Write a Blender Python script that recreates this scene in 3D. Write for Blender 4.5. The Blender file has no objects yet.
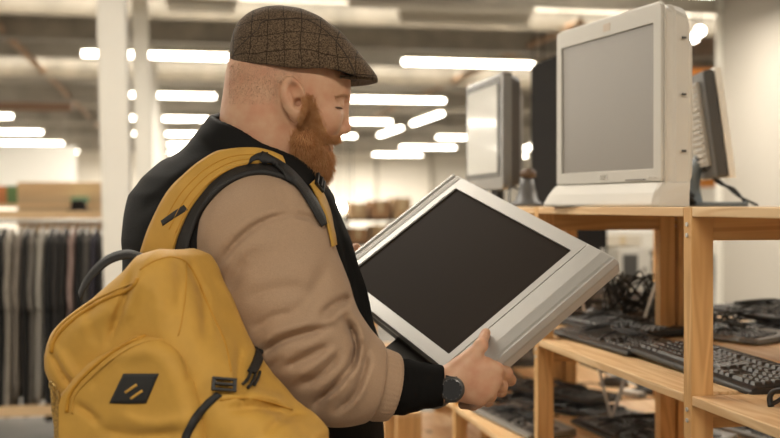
import bpy, bmesh, math, random
import numpy as np
from mathutils import Vector, Matrix, noise
from mathutils.bvhtree import BVHTree

random.seed(7); RNG = np.random.default_rng(11)
SC = bpy.context.scene; COL = SC.collection
PI = math.pi; EYE = 1.48; YAW = math.radians(11); F = 1083.0; CX = 390.0; HY = 206.3
c1, s1 = math.cos(YAW), math.sin(YAW)

def W(x, d, z=0.0):            # viewer frame (right, away, up from eye height) -> hall
    return (x*c1 + d*s1, -x*s1 + d*c1, z + EYE)
def Q(px, py, d):              # a point seen at px,py at distance d, viewer frame
    return np.array([(px-CX)/F*d, d, (HY-py)/F*d])

# ------------------------------------------------------------------ materials
MATS = {}
def mat(name, col, rough=.6, metal=0., noise_s=0., noise_a=0., bump=0., bump_s=200., emit=0., spec=.5, col2=None, sheen=0., sss=0., coat=0., stretch=None, alpha=None):
    if name in MATS: return MATS[name]
    m = bpy.data.materials.new(name); m.use_nodes = True; nt = m.node_tree; b = nt.nodes['Principled BSDF']
    b.inputs['Base Color'].default_value = (*col, 1); b.inputs['Roughness'].default_value = rough
    b.inputs['Metallic'].default_value = metal; b.inputs['Specular IOR Level'].default_value = spec
    b.inputs['Sheen Weight'].default_value = sheen; b.inputs['Coat Weight'].default_value = coat
    if sss:
        b.inputs['Subsurface Weight'].default_value = sss; b.inputs['Subsurface Radius'].default_value = (.012, .005, .003)
        b.inputs['Subsurface Scale'].default_value = .6
    tc = nt.nodes.new('ShaderNodeTexCoord'); mp = nt.nodes.new('ShaderNodeMapping')
    nt.links.new(tc.outputs['Object'], mp.inputs['Vector'])
    if stretch: mp.inputs['Scale'].default_value = stretch
    if noise_a:
        n = nt.nodes.new('ShaderNodeTexNoise'); n.inputs['Scale'].default_value = noise_s; n.inputs['Detail'].default_value = 4
        nt.links.new(mp.outputs[0], n.inputs['Vector'])
        mx = nt.nodes.new('ShaderNodeMix'); mx.data_type = 'RGBA'
        c2 = col2 or tuple(max(0, v*(1-noise_a)) for v in col)
        mx.inputs['A'].default_value = (*col, 1); mx.inputs['B'].default_value = (*c2, 1)
        rp = nt.nodes.new('ShaderNodeMapRange'); rp.inputs['From Min'].default_value = .35; rp.inputs['From Max'].default_value = .68
        nt.links.new(n.outputs['Fac'], rp.inputs['Value']); nt.links.new(rp.outputs[0], mx.inputs['Factor'])
        nt.links.new(mx.outputs['Result'], b.inputs['Base Color'])
    if bump:
        n2 = nt.nodes.new('ShaderNodeTexNoise'); n2.inputs['Scale'].default_value = bump_s; n2.inputs['Detail'].default_value = 3
        nt.links.new(mp.outputs[0], n2.inputs['Vector'])
        bp = nt.nodes.new('ShaderNodeBump'); bp.inputs['Strength'].default_value = bump; bp.inputs['Distance'].default_value = .002
        nt.links.new(n2.outputs['Fac'], bp.inputs['Height']); nt.links.new(bp.outputs[0], b.inputs['Normal'])
    if emit:
        b.inputs['Emission Color'].default_value = (*col, 1); b.inputs['Emission Strength'].default_value = emit
    MATS[name] = m; return m

def wood_mat(name, a, b_, axis):
    """pine: grain rings stretched along one axis"""
    m = mat(name, a, .55, spec=.3); nt = m.node_tree; b = nt.nodes['Principled BSDF']
    tc = nt.nodes.new('ShaderNodeTexCoord'); mp = nt.nodes.new('ShaderNodeMapping')
    sc = [14, 14, 14]; sc[axis] = .9; mp.inputs['Scale'].default_value = sc
    oi = nt.nodes.new('ShaderNodeObjectInfo'); ad = nt.nodes.new('ShaderNodeVectorMath'); ad.operation = 'ADD'
    sclr = nt.nodes.new('ShaderNodeVectorMath'); sclr.operation = 'SCALE'; sclr.inputs['Scale'].default_value = 1
    nt.links.new(tc.outputs['Object'], mp.inputs['Vector']); nt.links.new(oi.outputs['Location'], sclr.inputs[0])
    nt.links.new(mp.outputs[0], ad.inputs[0]); nt.links.new(sclr.outputs[0], ad.inputs[1])
    n = nt.nodes.new('ShaderNodeTexNoise'); n.inputs['Scale'].default_value = 1.4; n.inputs['Detail'].default_value = 2; n.inputs['Distortion'].default_value = .6
    nt.links.new(ad.outputs[0], n.inputs['Vector'])
    mu = nt.nodes.new('ShaderNodeMath'); mu.operation = 'MULTIPLY'; mu.inputs[1].default_value = 14
    nt.links.new(n.outputs['Fac'], mu.inputs[0]); fr = nt.nodes.new('ShaderNodeMath'); fr.operation = 'SINE'
    mu2 = nt.nodes.new('ShaderNodeMath'); mu2.operation = 'MULTIPLY'; mu2.inputs[1].default_value = 3.1
    nt.links.new(mu.outputs[0], mu2.inputs[0]); nt.links.new(mu2.outputs[0], fr.inputs[0])
    mr = nt.nodes.new('ShaderNodeMapRange'); mr.inputs['From Min'].default_value = -1; mr.inputs['To Max'].default_value = .75
    nt.links.new(fr.outputs[0], mr.inputs['Value'])
    mx = nt.nodes.new('ShaderNodeMix'); mx.data_type = 'RGBA'; mx.inputs['A'].default_value = (*a, 1); mx.inputs['B'].default_value = (*b_, 1)
    nt.links.new(mr.outputs[0], mx.inputs['Factor'])
    # knots
    vo = nt.nodes.new('ShaderNodeTexVoronoi'); vo.inputs['Scale'].default_value = 1.0
    mp2 = nt.nodes.new('ShaderNodeMapping'); sc2 = [9, 9, 9]; sc2[axis] = 3.2; mp2.inputs['Scale'].default_value = sc2
    nt.links.new(tc.outputs['Object'], mp2.inputs['Vector']); ad2 = nt.nodes.new('ShaderNodeVectorMath'); ad2.operation = 'ADD'
    nt.links.new(mp2.outputs[0], ad2.inputs[0]); nt.links.new(oi.outputs['Location'], ad2.inputs[1]); nt.links.new(ad2.outputs[0], vo.inputs['Vector'])
    kr = nt.nodes.new('ShaderNodeMapRange'); kr.inputs['From Min'].default_value = .07; kr.inputs['From Max'].default_value = .16
    kr.inputs['To Min'].default_value = 1; kr.inputs['To Max'].default_value = 0; nt.links.new(vo.outputs['Distance'], kr.inputs['Value'])
    mx2 = nt.nodes.new('ShaderNodeMix'); mx2.data_type = 'RGBA'; nt.links.new(mx.outputs['Result'], mx2.inputs['A'])
    mx2.inputs['B'].default_value = (b_[0]*.3, b_[1]*.22, b_[2]*.2, 1); nt.links.new(kr.outputs[0], mx2.inputs['Factor'])
    nt.links.new(mx2.outputs['Result'], b.inputs['Base Color'])
    return m

def grid_cloth_mat(name, base, dark, line, s=33.0):
    """tweed with a dark windowpane check"""
    m = mat(name, base, .95, spec=.1, sheen=.12); nt = m.node_tree; b = nt.nodes['Principled BSDF']
    tc = nt.nodes.new('ShaderNodeTexCoord')
    n = nt.nodes.new('ShaderNodeTexNoise'); n.inputs['Scale'].default_value = 420; n.inputs['Detail'].default_value = 2
    nt.links.new(tc.outputs['Object'], n.inputs['Vector'])
    mr = nt.nodes.new('ShaderNodeMapRange'); mr.inputs['From Min'].default_value = .4; mr.inputs['From Max'].default_value = .62; nt.links.new(n.outputs['Fac'], mr.inputs['Value'])
    mx = nt.nodes.new('ShaderNodeMix'); mx.data_type = 'RGBA'; mx.inputs['A'].default_value = (*dark, 1); mx.inputs['B'].default_value = (*base, 1)
    nt.links.new(mr.outputs[0], mx.inputs['Factor'])
    sp = nt.nodes.new('ShaderNodeSeparateXYZ'); nd = nt.nodes.new('ShaderNodeTexNoise'); nd.inputs['Scale'].default_value = 9
    nt.links.new(tc.outputs['Object'], nd.inputs['Vector']); ax = nt.nodes.new('ShaderNodeVectorMath'); ax.operation = 'MULTIPLY_ADD'
    ax.inputs[1].default_value = (.03, .03, .03); nt.links.new(nd.outputs['Color'], ax.inputs[0]); nt.links.new(tc.outputs['Object'], ax.inputs[2])
    nt.links.new(ax.outputs[0], sp.inputs[0]); fs = []
    for ch in ('X', 'Z', 'Y'):
        u = nt.nodes.new('ShaderNodeMath'); u.operation = 'MULTIPLY'; u.inputs[1].default_value = s; nt.links.new(sp.outputs[ch], u.inputs[0])
        f = nt.nodes.new('ShaderNodeMath'); f.operation = 'FRACT'; nt.links.new(u.outputs[0], f.inputs[0])
        l = nt.nodes.new('ShaderNodeMath'); l.operation = 'LESS_THAN'; l.inputs[1].default_value = .055; nt.links.new(f.outputs[0], l.inputs[0]); fs.append(l)
    a = nt.nodes.new('ShaderNodeMath'); a.operation = 'MAXIMUM'; nt.links.new(fs[0].outputs[0], a.inputs[0]); nt.links.new(fs[1].outputs[0], a.inputs[1])
    k = nt.nodes.new('ShaderNodeMath'); k.operation = 'MULTIPLY'; k.inputs[1].default_value = .75; nt.links.new(a.outputs[0], k.inputs[0])
    mx2 = nt.nodes.new('ShaderNodeMix'); mx2.data_type = 'RGBA'; nt.links.new(mx.outputs['Result'], mx2.inputs['A']); mx2.inputs['B'].default_value = (*line, 1)
    nt.links.new(k.outputs[0], mx2.inputs['Factor']); nt.links.new(mx2.outputs['Result'], b.inputs['Base Color'])
    bp = nt.nodes.new('ShaderNodeBump'); bp.inputs['Strength'].default_value = .5; bp.inputs['Distance'].default_value = .001
    nt.links.new(n.outputs['Fac'], bp.inputs['Height']); nt.links.new(bp.outputs[0], b.inputs['Normal'])
    return m

# ------------------------------------------------------------------ object helpers
def props(o, label=None, cat=None, group=None, kind=None):
    if label: o['label'] = label
    if cat: o['category'] = cat
    if group: o['group'] = group
    if kind: o['kind'] = kind
    return o
def thing(name, label, cat, loc, rz=0., group=None):
    o = bpy.data.objects.new(name, None); COL.objects.link(o); o.location = loc; o.rotation_euler = (0, 0, rz)
    o.empty_display_size = .05
    return props(o, label, cat, group)
def link(name, me, m, parent=None, smooth=True):
    if m is not None: me.materials.append(m)
    if smooth: me.polygons.foreach_set('use_smooth', np.ones(len(me.polygons), bool))
    o = bpy.data.objects.new(name, me); COL.objects.link(o)
    if parent is not None: o.parent = parent
    return o
def np_mesh(name, V, Fq):
    V = np.asarray(V, np.float32); Fq = np.asarray(Fq, np.int32); me = bpy.data.meshes.new(name); k = Fq.shape[1]
    me.vertices.add(len(V)); me.vertices.foreach_set('co', V.ravel()); me.loops.add(Fq.size); me.loops.foreach_set('vertex_index', Fq.ravel())
    me.polygons.add(len(Fq)); me.polygons.foreach_set('loop_start', np.arange(0, Fq.size, k, dtype=np.int32)); me.polygons.foreach_set('loop_total', np.full(len(Fq), k, np.int32))
    me.update(); me.validate(); return me
def bm_obj(name, bm, m, parent=None, smooth=False, bevel=0., seg=2, auto=True):
    me = bpy.data.meshes.new(name); bmesh.ops.recalc_face_normals(bm, faces=bm.faces); bm.to_mesh(me); bm.free()
    o = link(name, me, m, parent, smooth)
    if bevel:
        b = o.modifiers.new('b', 'BEVEL'); b.width = bevel; b.segments = seg; b.limit_method = 'ANGLE'; b.angle_limit = .6
    return o
def add_box(bm, lo, hi, M=None):
    lo = Vector(lo); hi = Vector(hi); r = bmesh.ops.create_cube(bm, size=1)
    m = Matrix.Translation((lo+hi)/2) @ Matrix.Diagonal((*(hi-lo), 1))
    bmesh.ops.transform(bm, matrix=(M @ m) if M else m, verts=r['verts']); return r['verts']
def box(name, lo, hi, m, parent=None, bevel=.0, M=None, seg=2):
    bm = bmesh.new(); add_box(bm, lo, hi, M); return bm_obj(name, bm, m, parent, bevel=bevel, seg=seg)
def smooth_path(pts, n=4, closed=False):
    """Catmull-Rom resample"""
    P = np.array(pts, float)
    if closed: P = np.vstack([P[-1], P, P[0], P[1]])
    else: P = np.vstack([2*P[0]-P[1], P, 2*P[-1]-P[-2]])
    out = []
    for i in range(1, len(P)-2):
        for k in range(n):
            t = k/n; a, b, c, d = P[i-1:i+3]
            out.append(.5*((2*b)+(-a+c)*t+(2*a-5*b+4*c-d)*t*t+(-a+3*b-3*c+d)*t**3))
    if not closed: out.append(P[-2])
    return np.array(out)
def tube_arrays(pts, r, sides=8, closed=False, flat=1.0, cap=True):
    P = np.array(pts, float); n = len(P); R = np.broadcast_to(np.asarray(r, float), (n,))
    T = np.gradient(P, axis=0) if not closed else np.roll(P, -1, 0)-np.roll(P, 1, 0)
    T /= np.linalg.norm(T, axis=1)[:, None]+1e-12
    up = np.array([0, 0, 1.]) if abs(T[0][2]) < .9 else np.array([1., 0, 0]); V = []
    nrm = np.cross(T[0], up); nrm /= np.linalg.norm(nrm)
    for i in range(n):
        nrm = nrm-T[i]*(nrm@T[i]); nrm /= np.linalg.norm(nrm)+1e-12; bn = np.cross(T[i], nrm)
        for k in range(sides):
            a = 2*PI*k/sides; V.append(P[i]+R[i]*(math.cos(a)*nrm+flat*math.sin(a)*bn))
    Fc = []
    for i in range(n if closed else n-1):
        j = (i+1) % n
        for k in range(sides):
            k2 = (k+1) % sides; Fc.append((i*sides+k, i*sides+k2, j*sides+k2, j*sides+k))
    if cap and not closed:
        V.append(P[0]); V.append(P[-1]); a = len(V)-2; b = a+1
        for k in range(sides):
            k2 = (k+1) % sides; Fc.append((a, k2, k, a)); Fc.append((b, (n-1)*sides+k, (n-1)*sides+k2, b))
    return V, Fc
def tube(name, pts, r, m, parent=None, sides=8, closed=False, sm=4, flat=1.0, off=(0, 0, 0)):
    P = smooth_path(pts, sm, closed) if sm > 1 else np.array(pts, float)
    rr = r if np.isscalar(r) else np.interp(np.linspace(0, 1, len(P)), np.linspace(0, 1, len(r)), r)
    V, Fc = tube_arrays(P-np.array(off), rr, sides, closed, flat)
    me = bpy.data.meshes.new(name); me.from_pydata([tuple(v) for v in V], [], [tuple(dict.fromkeys(f)) for f in Fc]); me.validate()
    return link(name, me, m, parent)
def tubes(name, paths, r, m, parent=None, sides=6, sm=4):
    V = []; Fs = []
    for p in paths:
        v, f = tube_arrays(smooth_path(p, sm), r, sides); o = len(V); V += [tuple(x) for x in v]; Fs += [tuple(dict.fromkeys([q+o for q in ff])) for ff in f]
    me = bpy.data.meshes.new(name); me.from_pydata(V, [], Fs); me.validate(); return link(name, me, m, parent)
def loft(name, rings, m, parent=None, closed_ends=True, smooth=True):
    n = len(rings[0]); V = [tuple(p) for r in rings for p in r]; Fc = []
    for i in range(len(rings)-1):
        for k in range(n):
            k2 = (k+1) % n; Fc.append((i*n+k, i*n+k2, (i+1)*n+k2, (i+1)*n+k))
    if closed_ends: Fc.append(tuple(range(n))[::-1]); Fc.append(tuple((len(rings)-1)*n+k for k in range(n)))
    bm = bmesh.new(); vs = [bm.verts.new(v) for v in V]
    for f in Fc:
        try: bm.faces.new([vs[i] for i in f])
        except ValueError: pass
    return bm_obj(name, bm, m, parent, smooth=smooth)
def copy_tree(o, parent=None):
    c = o.copy(); COL.objects.link(c)
    if parent is not None: c.parent = parent
    for ch in o.children: copy_tree(ch, c)
    return c

# ------------------------------------------------------------------ signed-distance modelling
def v3(p): return np.asarray(p, np.float32)
def sph(P, c, r): return np.linalg.norm(P-v3(c), axis=1)-r
def ell(P, c, r, ax=None):
    p = P-v3(c)
    if ax is not None: p = p @ np.asarray(ax, np.float32).T
    r = v3(r); k0 = np.linalg.norm(p/r, axis=1); k1 = np.linalg.norm(p/(r*r), axis=1)
    return k0*(k0-1)/np.maximum(k1, 1e-6)
def cap(P, a, b, r1, r2=None):
    r2 = r1 if r2 is None else r2; a = v3(a); ab = v3(b)-a; t = np.clip(((P-a)@ab)/max(float(ab@ab), 1e-9), 0, 1)
    return np.linalg.norm(P-a-t[:, None]*ab, axis=1)-(r1+(r2-r1)*t)
def smin(a, b, k=.02):
    h = np.clip(.5+.5*(b-a)/k, 0, 1); return b*(1-h)+a*h-k*h*(1-h)
def smax(a, b, k=.02): return -smin(-a, -b, k)
def chain(P, pts, rs, k=.02):
    d = None
    for i in range(len(pts)-1):
        e = cap(P, pts[i], pts[i+1], rs[i], rs[i+1]); d = e if d is None else smin(d, e, k)
    return d
def rotz(a): return np.array([[math.cos(a), math.sin(a), 0], [-math.sin(a), math.cos(a), 0], [0, 0, 1]])
def poly2(x, y, poly):
    """signed distance to polygon"""
    v = np.asarray(poly, np.float32); n = len(v); d = np.full(x.shape, 1e9, np.float32); s = np.ones(x.shape, np.float32)
    for i in range(n):
        j = i-1; ex, ey = v[j]-v[i]; wx = x-v[i][0]; wy = y-v[i][1]; t = np.clip((wx*ex+wy*ey)/(ex*ex+ey*ey), 0, 1)
        d = np.minimum(d, (wx-ex*t)**2+(wy-ey*t)**2)
        c_1 = y >= v[i][1]; c_2 = y < v[j][1]; c_3 = ex*wy > ey*wx
        flip = (c_1 & c_2 & c_3) | (~c_1 & ~c_2 & ~c_3); s = np.where(flip, -s, s)
    return s*np.sqrt(d)
def folds(P, lst, dep):
    """soft creases (+) and ridges (-) along space curves"""
    o = np.zeros(len(P), np.float32)
    for pts, w, a in lst:
        pts = [Q(x, y, dep(x, y) if callable(dep) else dep) for x, y in pts]
        d = None
        for i in range(len(pts)-1):
            e = cap(P, pts[i], pts[i+1], 0.); d = e if d is None else np.minimum(d, e)
        o += a*np.exp(-(d/w)**2)
    return o
def sdf_mesh(name, f, lo, hi, h, off=(0, 0, 0), B=8, relax=1):
    lo = np.asarray(lo, float); nb = np.ceil((np.asarray(hi)-lo)/(h*B)).astype(int)
    ii = np.stack(np.meshgrid(*[np.arange(k) for k in nb], indexing='ij'), -1).reshape(-1, 3)
    d = f((lo+(ii+.5)*B*h).astype(np.float32)); ii = ii[np.abs(d) < B*h*.87*1.4+2*h]
    g = np.arange(B+1); off3 = np.stack(np.meshgrid(g, g, g, indexing='ij'), -1).reshape(-1, 3); N = nb*B+2
    cells = []; verts = []; e0 = []
    cor = [(a, b, c) for a in (0, 1) for b in (0, 1) for c in (0, 1)]
    edges = [(i, j) for i in range(8) for j in range(i+1, 8) if sum(abs(cor[i][k]-cor[j][k]) for k in range(3)) == 1]
    for s in range(0, len(ii), 600):
        bl = ii[s:s+600]; G = (bl*B)[:, None, :]+off3[None]
        V = f((lo+G.reshape(-1, 3)*h).astype(np.float32)).reshape(len(bl), B+1, B+1, B+1)
        C = np.stack([V[:, a:a+B, b:b+B, c:c+B] for a, b, c in cor], -1)
        neg = C < 0; mix = neg.any(-1) & ~neg.all(-1); w = np.argwhere(mix)
        if not len(w): continue
        cv = C[mix]; base = bl[w[:, 0]]*B+w[:, 1:]; acc = np.zeros((len(w), 3)); cnt = np.zeros(len(w))
        for i, j in edges:
            a, b = cv[:, i], cv[:, j]; m = (a < 0) != (b < 0); t = np.where(m, a/np.where(m, a-b, 1), 0)
            pi = np.array(cor[i], float); pj = np.array(cor[j], float)
            acc += m[:, None]*(pi+t[:, None]*(pj-pi)); cnt += m
        cells.append(base); verts.append(lo+(base+acc/cnt[:, None])*h); e0.append(cv[:, [0, 4, 2, 1]])
    base = np.vstack(cells); V = np.vstack(verts); E0 = np.vstack(e0)
    key = (base[:, 0]*N[1]+base[:, 1])*N[2]+base[:, 2]; o = np.argsort(key); key = key[o]; base = base[o]; V = V[o]; E0 = E0[o]
    def look(b):
        k = (b[:, 0]*N[1]+b[:, 1])*N[2]+b[:, 2]; q = np.clip(np.searchsorted(key, k), 0, len(key)-1); return np.where(key[q] == k, q, -1)
    Fc = []
    for ax in range(3):
        a = E0[:, 0]; b = E0[:, 1+ax]; m = (a < 0) != (b < 0); bb = base[m]; u = np.zeros(3, int); w = np.zeros(3, int); u[(ax+1) % 3] = 1; w[(ax+2) % 3] = 1
        q = np.stack([look(bb), look(bb-u), look(bb-u-w), look(bb-w)], 1); ins = a[m] < 0; q[~ins] = q[~ins][:, ::-1]
        Fc.append(q[(q >= 0).all(1)])
    Fc = np.vstack(Fc)
    for _ in range(relax):
        A = np.zeros_like(V); n = np.zeros(len(V))
        for k in range(4):
            for q in (Fc[:, (k+1) % 4], Fc[:, (k-1) % 4]):
                np.add.at(A, Fc[:, k], V[q]); np.add.at(n, Fc[:, k], 1)
        V = .5*V+.5*A/np.maximum(n, 1)[:, None]
    return np_mesh(name, V-np.asarray(off), Fc)
def bvh_of(meshes_off):
    V = []; Fc = []
    for me, off in meshes_off:
        o = len(V); v = np.empty(len(me.vertices)*3, np.float32); me.vertices.foreach_get('co', v); v = v.reshape(-1, 3)+np.asarray(off)
        V += v.tolist(); Fc += [[i+o for i in p.vertices] for p in me.polygons]
    return BVHTree.FromPolygons(V, Fc)
def cast(bvh, px, py, default=1.9):
    d = Vector(((px-CX)/F, 1, (HY-py)/F)); h = bvh.ray_cast(Vector((0, 0, 0)), d.normalized())
    if h[0] is None: return Q(px, py, default), np.array([0, -1., 0])
    n = np.array(h[1]); 
    if n @ np.array(d) > 0: n = -n
    return np.array(h[0]), n
def ribbon(name, A, Bc, bvh, m, parent, off, lift=.004, th=.004, nu=8, nv=40, sm=6, default=1.8):
    """strip between two outline curves laid on the real surface below it"""
    A = smooth_path(A, 8); Bc = smooth_path(Bc, 8)
    ia = np.linspace(0, len(A)-1, nv); ib = np.linspace(0, len(Bc)-1, nv)
    a = np.stack([np.interp(ia, np.arange(len(A)), A[:, k]) for k in range(2)], 1); b = np.stack([np.interp(ib, np.arange(len(Bc)), Bc[:, k]) for k in range(2)], 1)
    G = np.zeros((nv, nu+1, 3)); Nn = np.zeros_like(G)
    for i in range(nv):
        for j in range(nu+1):
            t = j/nu; x, y = a[i]*(1-t)+b[i]*t; G[i, j], Nn[i, j] = cast(bvh, x, y, default)
    for _ in range(sm):
        H = G.copy(); H[1:-1] = .5*G[1:-1]+.25*(G[:-2]+G[2:]); K = H.copy(); K[:, 1:-1] = .5*H[:, 1:-1]+.25*(H[:, :-2]+H[:, 2:])
        # keep the outline, move mostly in depth; never sink under the surface
        s = K[..., 1:2]/G[..., 1:2]; G = G*np.minimum(s, 1.0)
    for _ in range(3):
        Nn[1:-1] = (Nn[:-2]+2*Nn[1:-1]+Nn[2:]); Nn /= np.linalg.norm(Nn, axis=2)[..., None]
    T = G+Nn*lift; Bt = T-Nn*th; V = np.vstack([T.reshape(-1, 3), Bt.reshape(-1, 3)])-np.asarray(off); k = nu+1; n = nv*k; Fc = []
    for i in range(nv-1):
        for j in range(nu):
            q = (i*k+j, i*k+j+1, (i+1)*k+j+1, (i+1)*k+j); Fc.append(q[::-1]); Fc.append(tuple(x+n for x in q))
        for j, sgn in ((0, 1), (nu, -1)):
            q = (i*k+j, (i+1)*k+j, (i+1)*k+j+n, i*k+j+n); Fc.append(q[::sgn])
    for i in (0, nv-1):
        for j in range(nu): q = (i*k+j, i*k+j+1, i*k+j+1+n, i*k+j+n); Fc.append(q)
    me = np_mesh(name, V, Fc); o = link(name, me, m, parent)
    bm = bmesh.new(); bm.from_mesh(me); bmesh.ops.recalc_face_normals(bm, faces=bm.faces); bm.to_mesh(me); bm.free(); return o
def seam(name, pts, bvh, m, parent, off, r=.002, lift=.001, default=1.7, sides=6):
    P = smooth_path(np.array(pts, float), 6); out = []
    for x, y in P:
        p, n = cast(bvh, x, y, default); out.append(p+n*lift)
    out = np.array(out)
    for _ in range(2): out[1:-1] = .5*out[1:-1]+.25*(out[:-2]+out[2:])
    return tube(name, out, r, m, parent, sides=sides, sm=1, off=off)
def strands(P, D, L, r=.0004, seg=3, curl=.3, sag=(0, 0, -1.), rng=RNG):
    n = len(P); V = []; D = D/np.linalg.norm(D, axis=1)[:, None]; side = np.cross(D, rng.normal(size=(n, 3))); side /= np.linalg.norm(side, axis=1)[:, None]
    s2 = np.cross(D, side); cv = side*rng.normal(size=(n, 1))*curl+np.asarray(sag)*.35; rows = []
    for k in range(seg+1):
        t = k/seg; C = P+D*L[:, None]*t+cv*L[:, None]*t*t*.5; rr = r*(1-.8*t)
        for a in range(3):
            an = 2*PI*a/3; rows.append(C+rr*(math.cos(an)*side+math.sin(an)*s2))
    V = np.stack(rows, 1).reshape(-1, 3); k3 = (seg+1)*3; base = (np.arange(n)*k3)[:, None]; Fc = []
    for k in range(seg):
        for a in range(3):
            b = (a+1) % 3; Fc.append(np.hstack([base+k*3+a, base+k*3+b, base+(k+1)*3+b, base+(k+1)*3+a]))
    return V, np.vstack(Fc)

def onY(px, Y): return Y*math.tan(YAW+math.atan((px-CX)/F))
def onX(px, X): return X/math.tan(YAW+math.atan((px-CX)/F))
def zat(py, X, Y): return EYE+(HY-py)/F*(X*s1+Y*c1)

# ------------------------------------------------------------------ palette
pineA = (.80, .56, .31); pineB = (.62, .37, .17)
pine_x = wood_mat('pine_board', pineA, pineB, 1)
pine_z = wood_mat('pine_post', (.74, .45, .19), (.56, .30, .11), 2)
pine_c = wood_mat('pine_rail', (.60, .36, .15), (.44, .24, .09), 0)
pine_g = mat('pine_end_grain', (.62, .40, .20), .6)
blk = mat('black_plastic', (.018, .017, .016), .45, spec=.5, bump=.15, bump_s=900)
keyc = mat('key_plastic', (.034, .031, .028), .30, spec=.7)
dgrey = mat('dark_grey_plastic', (.06, .056, .05), .5)
grey = mat('grey_plastic', (.30, .28, .25), .5)
silver = mat('silver_plastic', (.47, .455, .425), .36, metal=.25, bump=.06, bump_s=1500, spec=.6)
silver_d = mat('silver_plastic_speaker', (.40, .385, .355), .36, metal=.3, bump=.10, bump_s=2600, spec=.6)
beige = mat('beige_plastic', (.60, .57, .51), .45, bump=.08, bump_s=900)
cable_m = mat('cable_rubber', (.012, .012, .012), .5)
steel = mat('galvanised_steel', (.62, .60, .56), .4, metal=.6)
white_p = mat('white_paint', (.80, .77, .70), .5)
screen_dk = mat('dark_screen', (.020, .0125, .0075), .65, spec=.05, noise_s=900, noise_a=.25, coat=.0)
screen_gy = mat('grey_screen', (.27, .245, .215), .34, spec=.6)

# ------------------------------------------------------------------ the hall
def wall(name, lo, hi, m): return props(box(name, lo, hi, m), kind='structure')
conc = mat('concrete_floor', (.17, .155, .135), .6, noise_s=3, noise_a=.25, bump=.1, bump_s=40)
wallm = mat('painted_wall', (.80, .755, .67), .8, noise_s=.7, noise_a=.08)
wall('floor', (-16, -5, -.1), (16, 42, 0), conc)
wall('wall_far', (-16, 42, 0), (16, 42.2, 3.9), wallm)
wall('wall_left', (-16.2, -5, 0), (-16, 42.2, 3.9), wallm)
wall('wall_right_far', (16, -5, 0), (16.2, 42.2, 3.9), wallm)
wall('wall_right', (5.1, -5, 0), (5.25, 9.65, 3.9), mat('pale_partition_wall', (.50, .465, .41), .8, noise_s=.6, noise_a=.06))
for k in range(5):
    y = 9.6-1.27*k
    wall('trim_%d' % (k+1), (5.06, y-.03, 0), (5.1, y+.03, 3.5), white_p)
# corrugated deck
deck = mat('ceiling_deck', (.74, .69, .60), .6, noise_s=2.5, noise_a=.35, stretch=(.3, 1, 1))
bm = bmesh.new(); prof = []; y = -5.; k = 0
while y < 42: prof += [(y, 3.72), (y+.10, 3.72), (y+.13, 3.60), (y+.26, 3.60), (y+.29, 3.72)]; y += .32
L = [bm.verts.new((-16, a, b)) for a, b in prof]; R_ = [bm.verts.new((16, a, b)) for a, b in prof]
for i in range(len(prof)-1): bm.faces.new((L[i], L[i+1], R_[i+1], R_[i]))
top = [bm.verts.new(p) for p in ((-16, -5, 3.9), (16, -5, 3.9), (16, prof[-1][0], 3.9), (-16, prof[-1][0], 3.9))]; bm.faces.new(top)
props(bm_obj('ceiling', bm, deck), kind='structure')
beam_m = mat('roof_beam_steel', (.50, .46, .39), .55, noise_s=4, noise_a=.3)
beam_l = mat('roof_beam_pale', (.52, .48, .41), .55, noise_s=4, noise_a=.2)
for k, y in enumerate([6.6, 7.5, 8.2, 9.6, 11.4, 12.5, 14.6, 16.2, 17.2, 19.8, 21.4, 24.6, 26.2, 29.4, 31, 34.2, 39]):
    bm = bmesh.new(); h = .26 if k % 2 else .18; z = 3.60
    add_box(bm, (-15.9, y-.06, z-.012), (15.9, y+.06, z)); add_box(bm, (-15.9, y-.008, z-h), (15.9, y+.008, z-.012)); add_box(bm, (-15.9, y-.06, z-h-.012), (15.9, y+.06, z-h))
    o = bm_obj('trim_%d' % (10+k), bm, beam_l if k % 3 == 0 else beam_m); props(o, kind='structure')

# ceiling tube lights: rows 4.8 m apart across the hall
tube_on = mat('lit_tube', (1, .93, .80), .5, emit=15)
tube_off = mat('unlit_diffuser', (.62, .58, .50), .5)
def light_fixture(x, y, L=1.75, z=3.3, lit=True, rz=0., label='', group='lit ceiling tube lights in rows'):
    t = thing('ceiling_light', label, 'ceiling light', (x, y, z), rz, group)
    bm = bmesh.new(); add_box(bm, (-L/2, -.07, .03), (L/2, .07, .09)); bm_obj('housing', bm, tube_off, t, bevel=.01)
    bm = bmesh.new(); bmesh.ops.create_cone(bm, cap_ends=True, segments=12, radius1=.058, radius2=.058, depth=L-.04, matrix=Matrix.Rotation(PI/2, 4, 'Y') @ Matrix.Diagonal((.62, 1, 1, 1)))
    bm_obj('diffuser', bm, tube_on if lit else tube_off, t, smooth=False)
    for sx in (-L*.35, L*.35): tube('hanger_wire', [(sx, 0, .09), (sx, 0, .34)], .004, steel, t, sides=4, sm=1)
    return t
first = light_fixture(0, 0, label='lit tube light hanging in rows under the corrugated metal ceiling'); used = False
for r in range(-2, 7):
    for kx in range(-3, 4):
        y = 8.56+4.8*r; x = -.275+3.9*kx
        if kx >= 2 and r < 4 and r > -1: continue
        if r <= -1 and kx >= 2: continue
        o = copy_tree(first) if used else first; used = True; o.location = (x, y, 3.3); o['label'] = 'lit ceiling tube light, %s row from the camera, %s' % (('first', 'second', 'third', 'fourth', 'fifth', 'sixth', 'seventh', 'eighth', 'ninth')[r+2], ('leftmost of its row', 'second from the left of its row', 'third from the left of its row', 'seen left of the cap', 'seen right of the cap', 'sixth from the left of its row', 'rightmost of its row')[kx+3])
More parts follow.
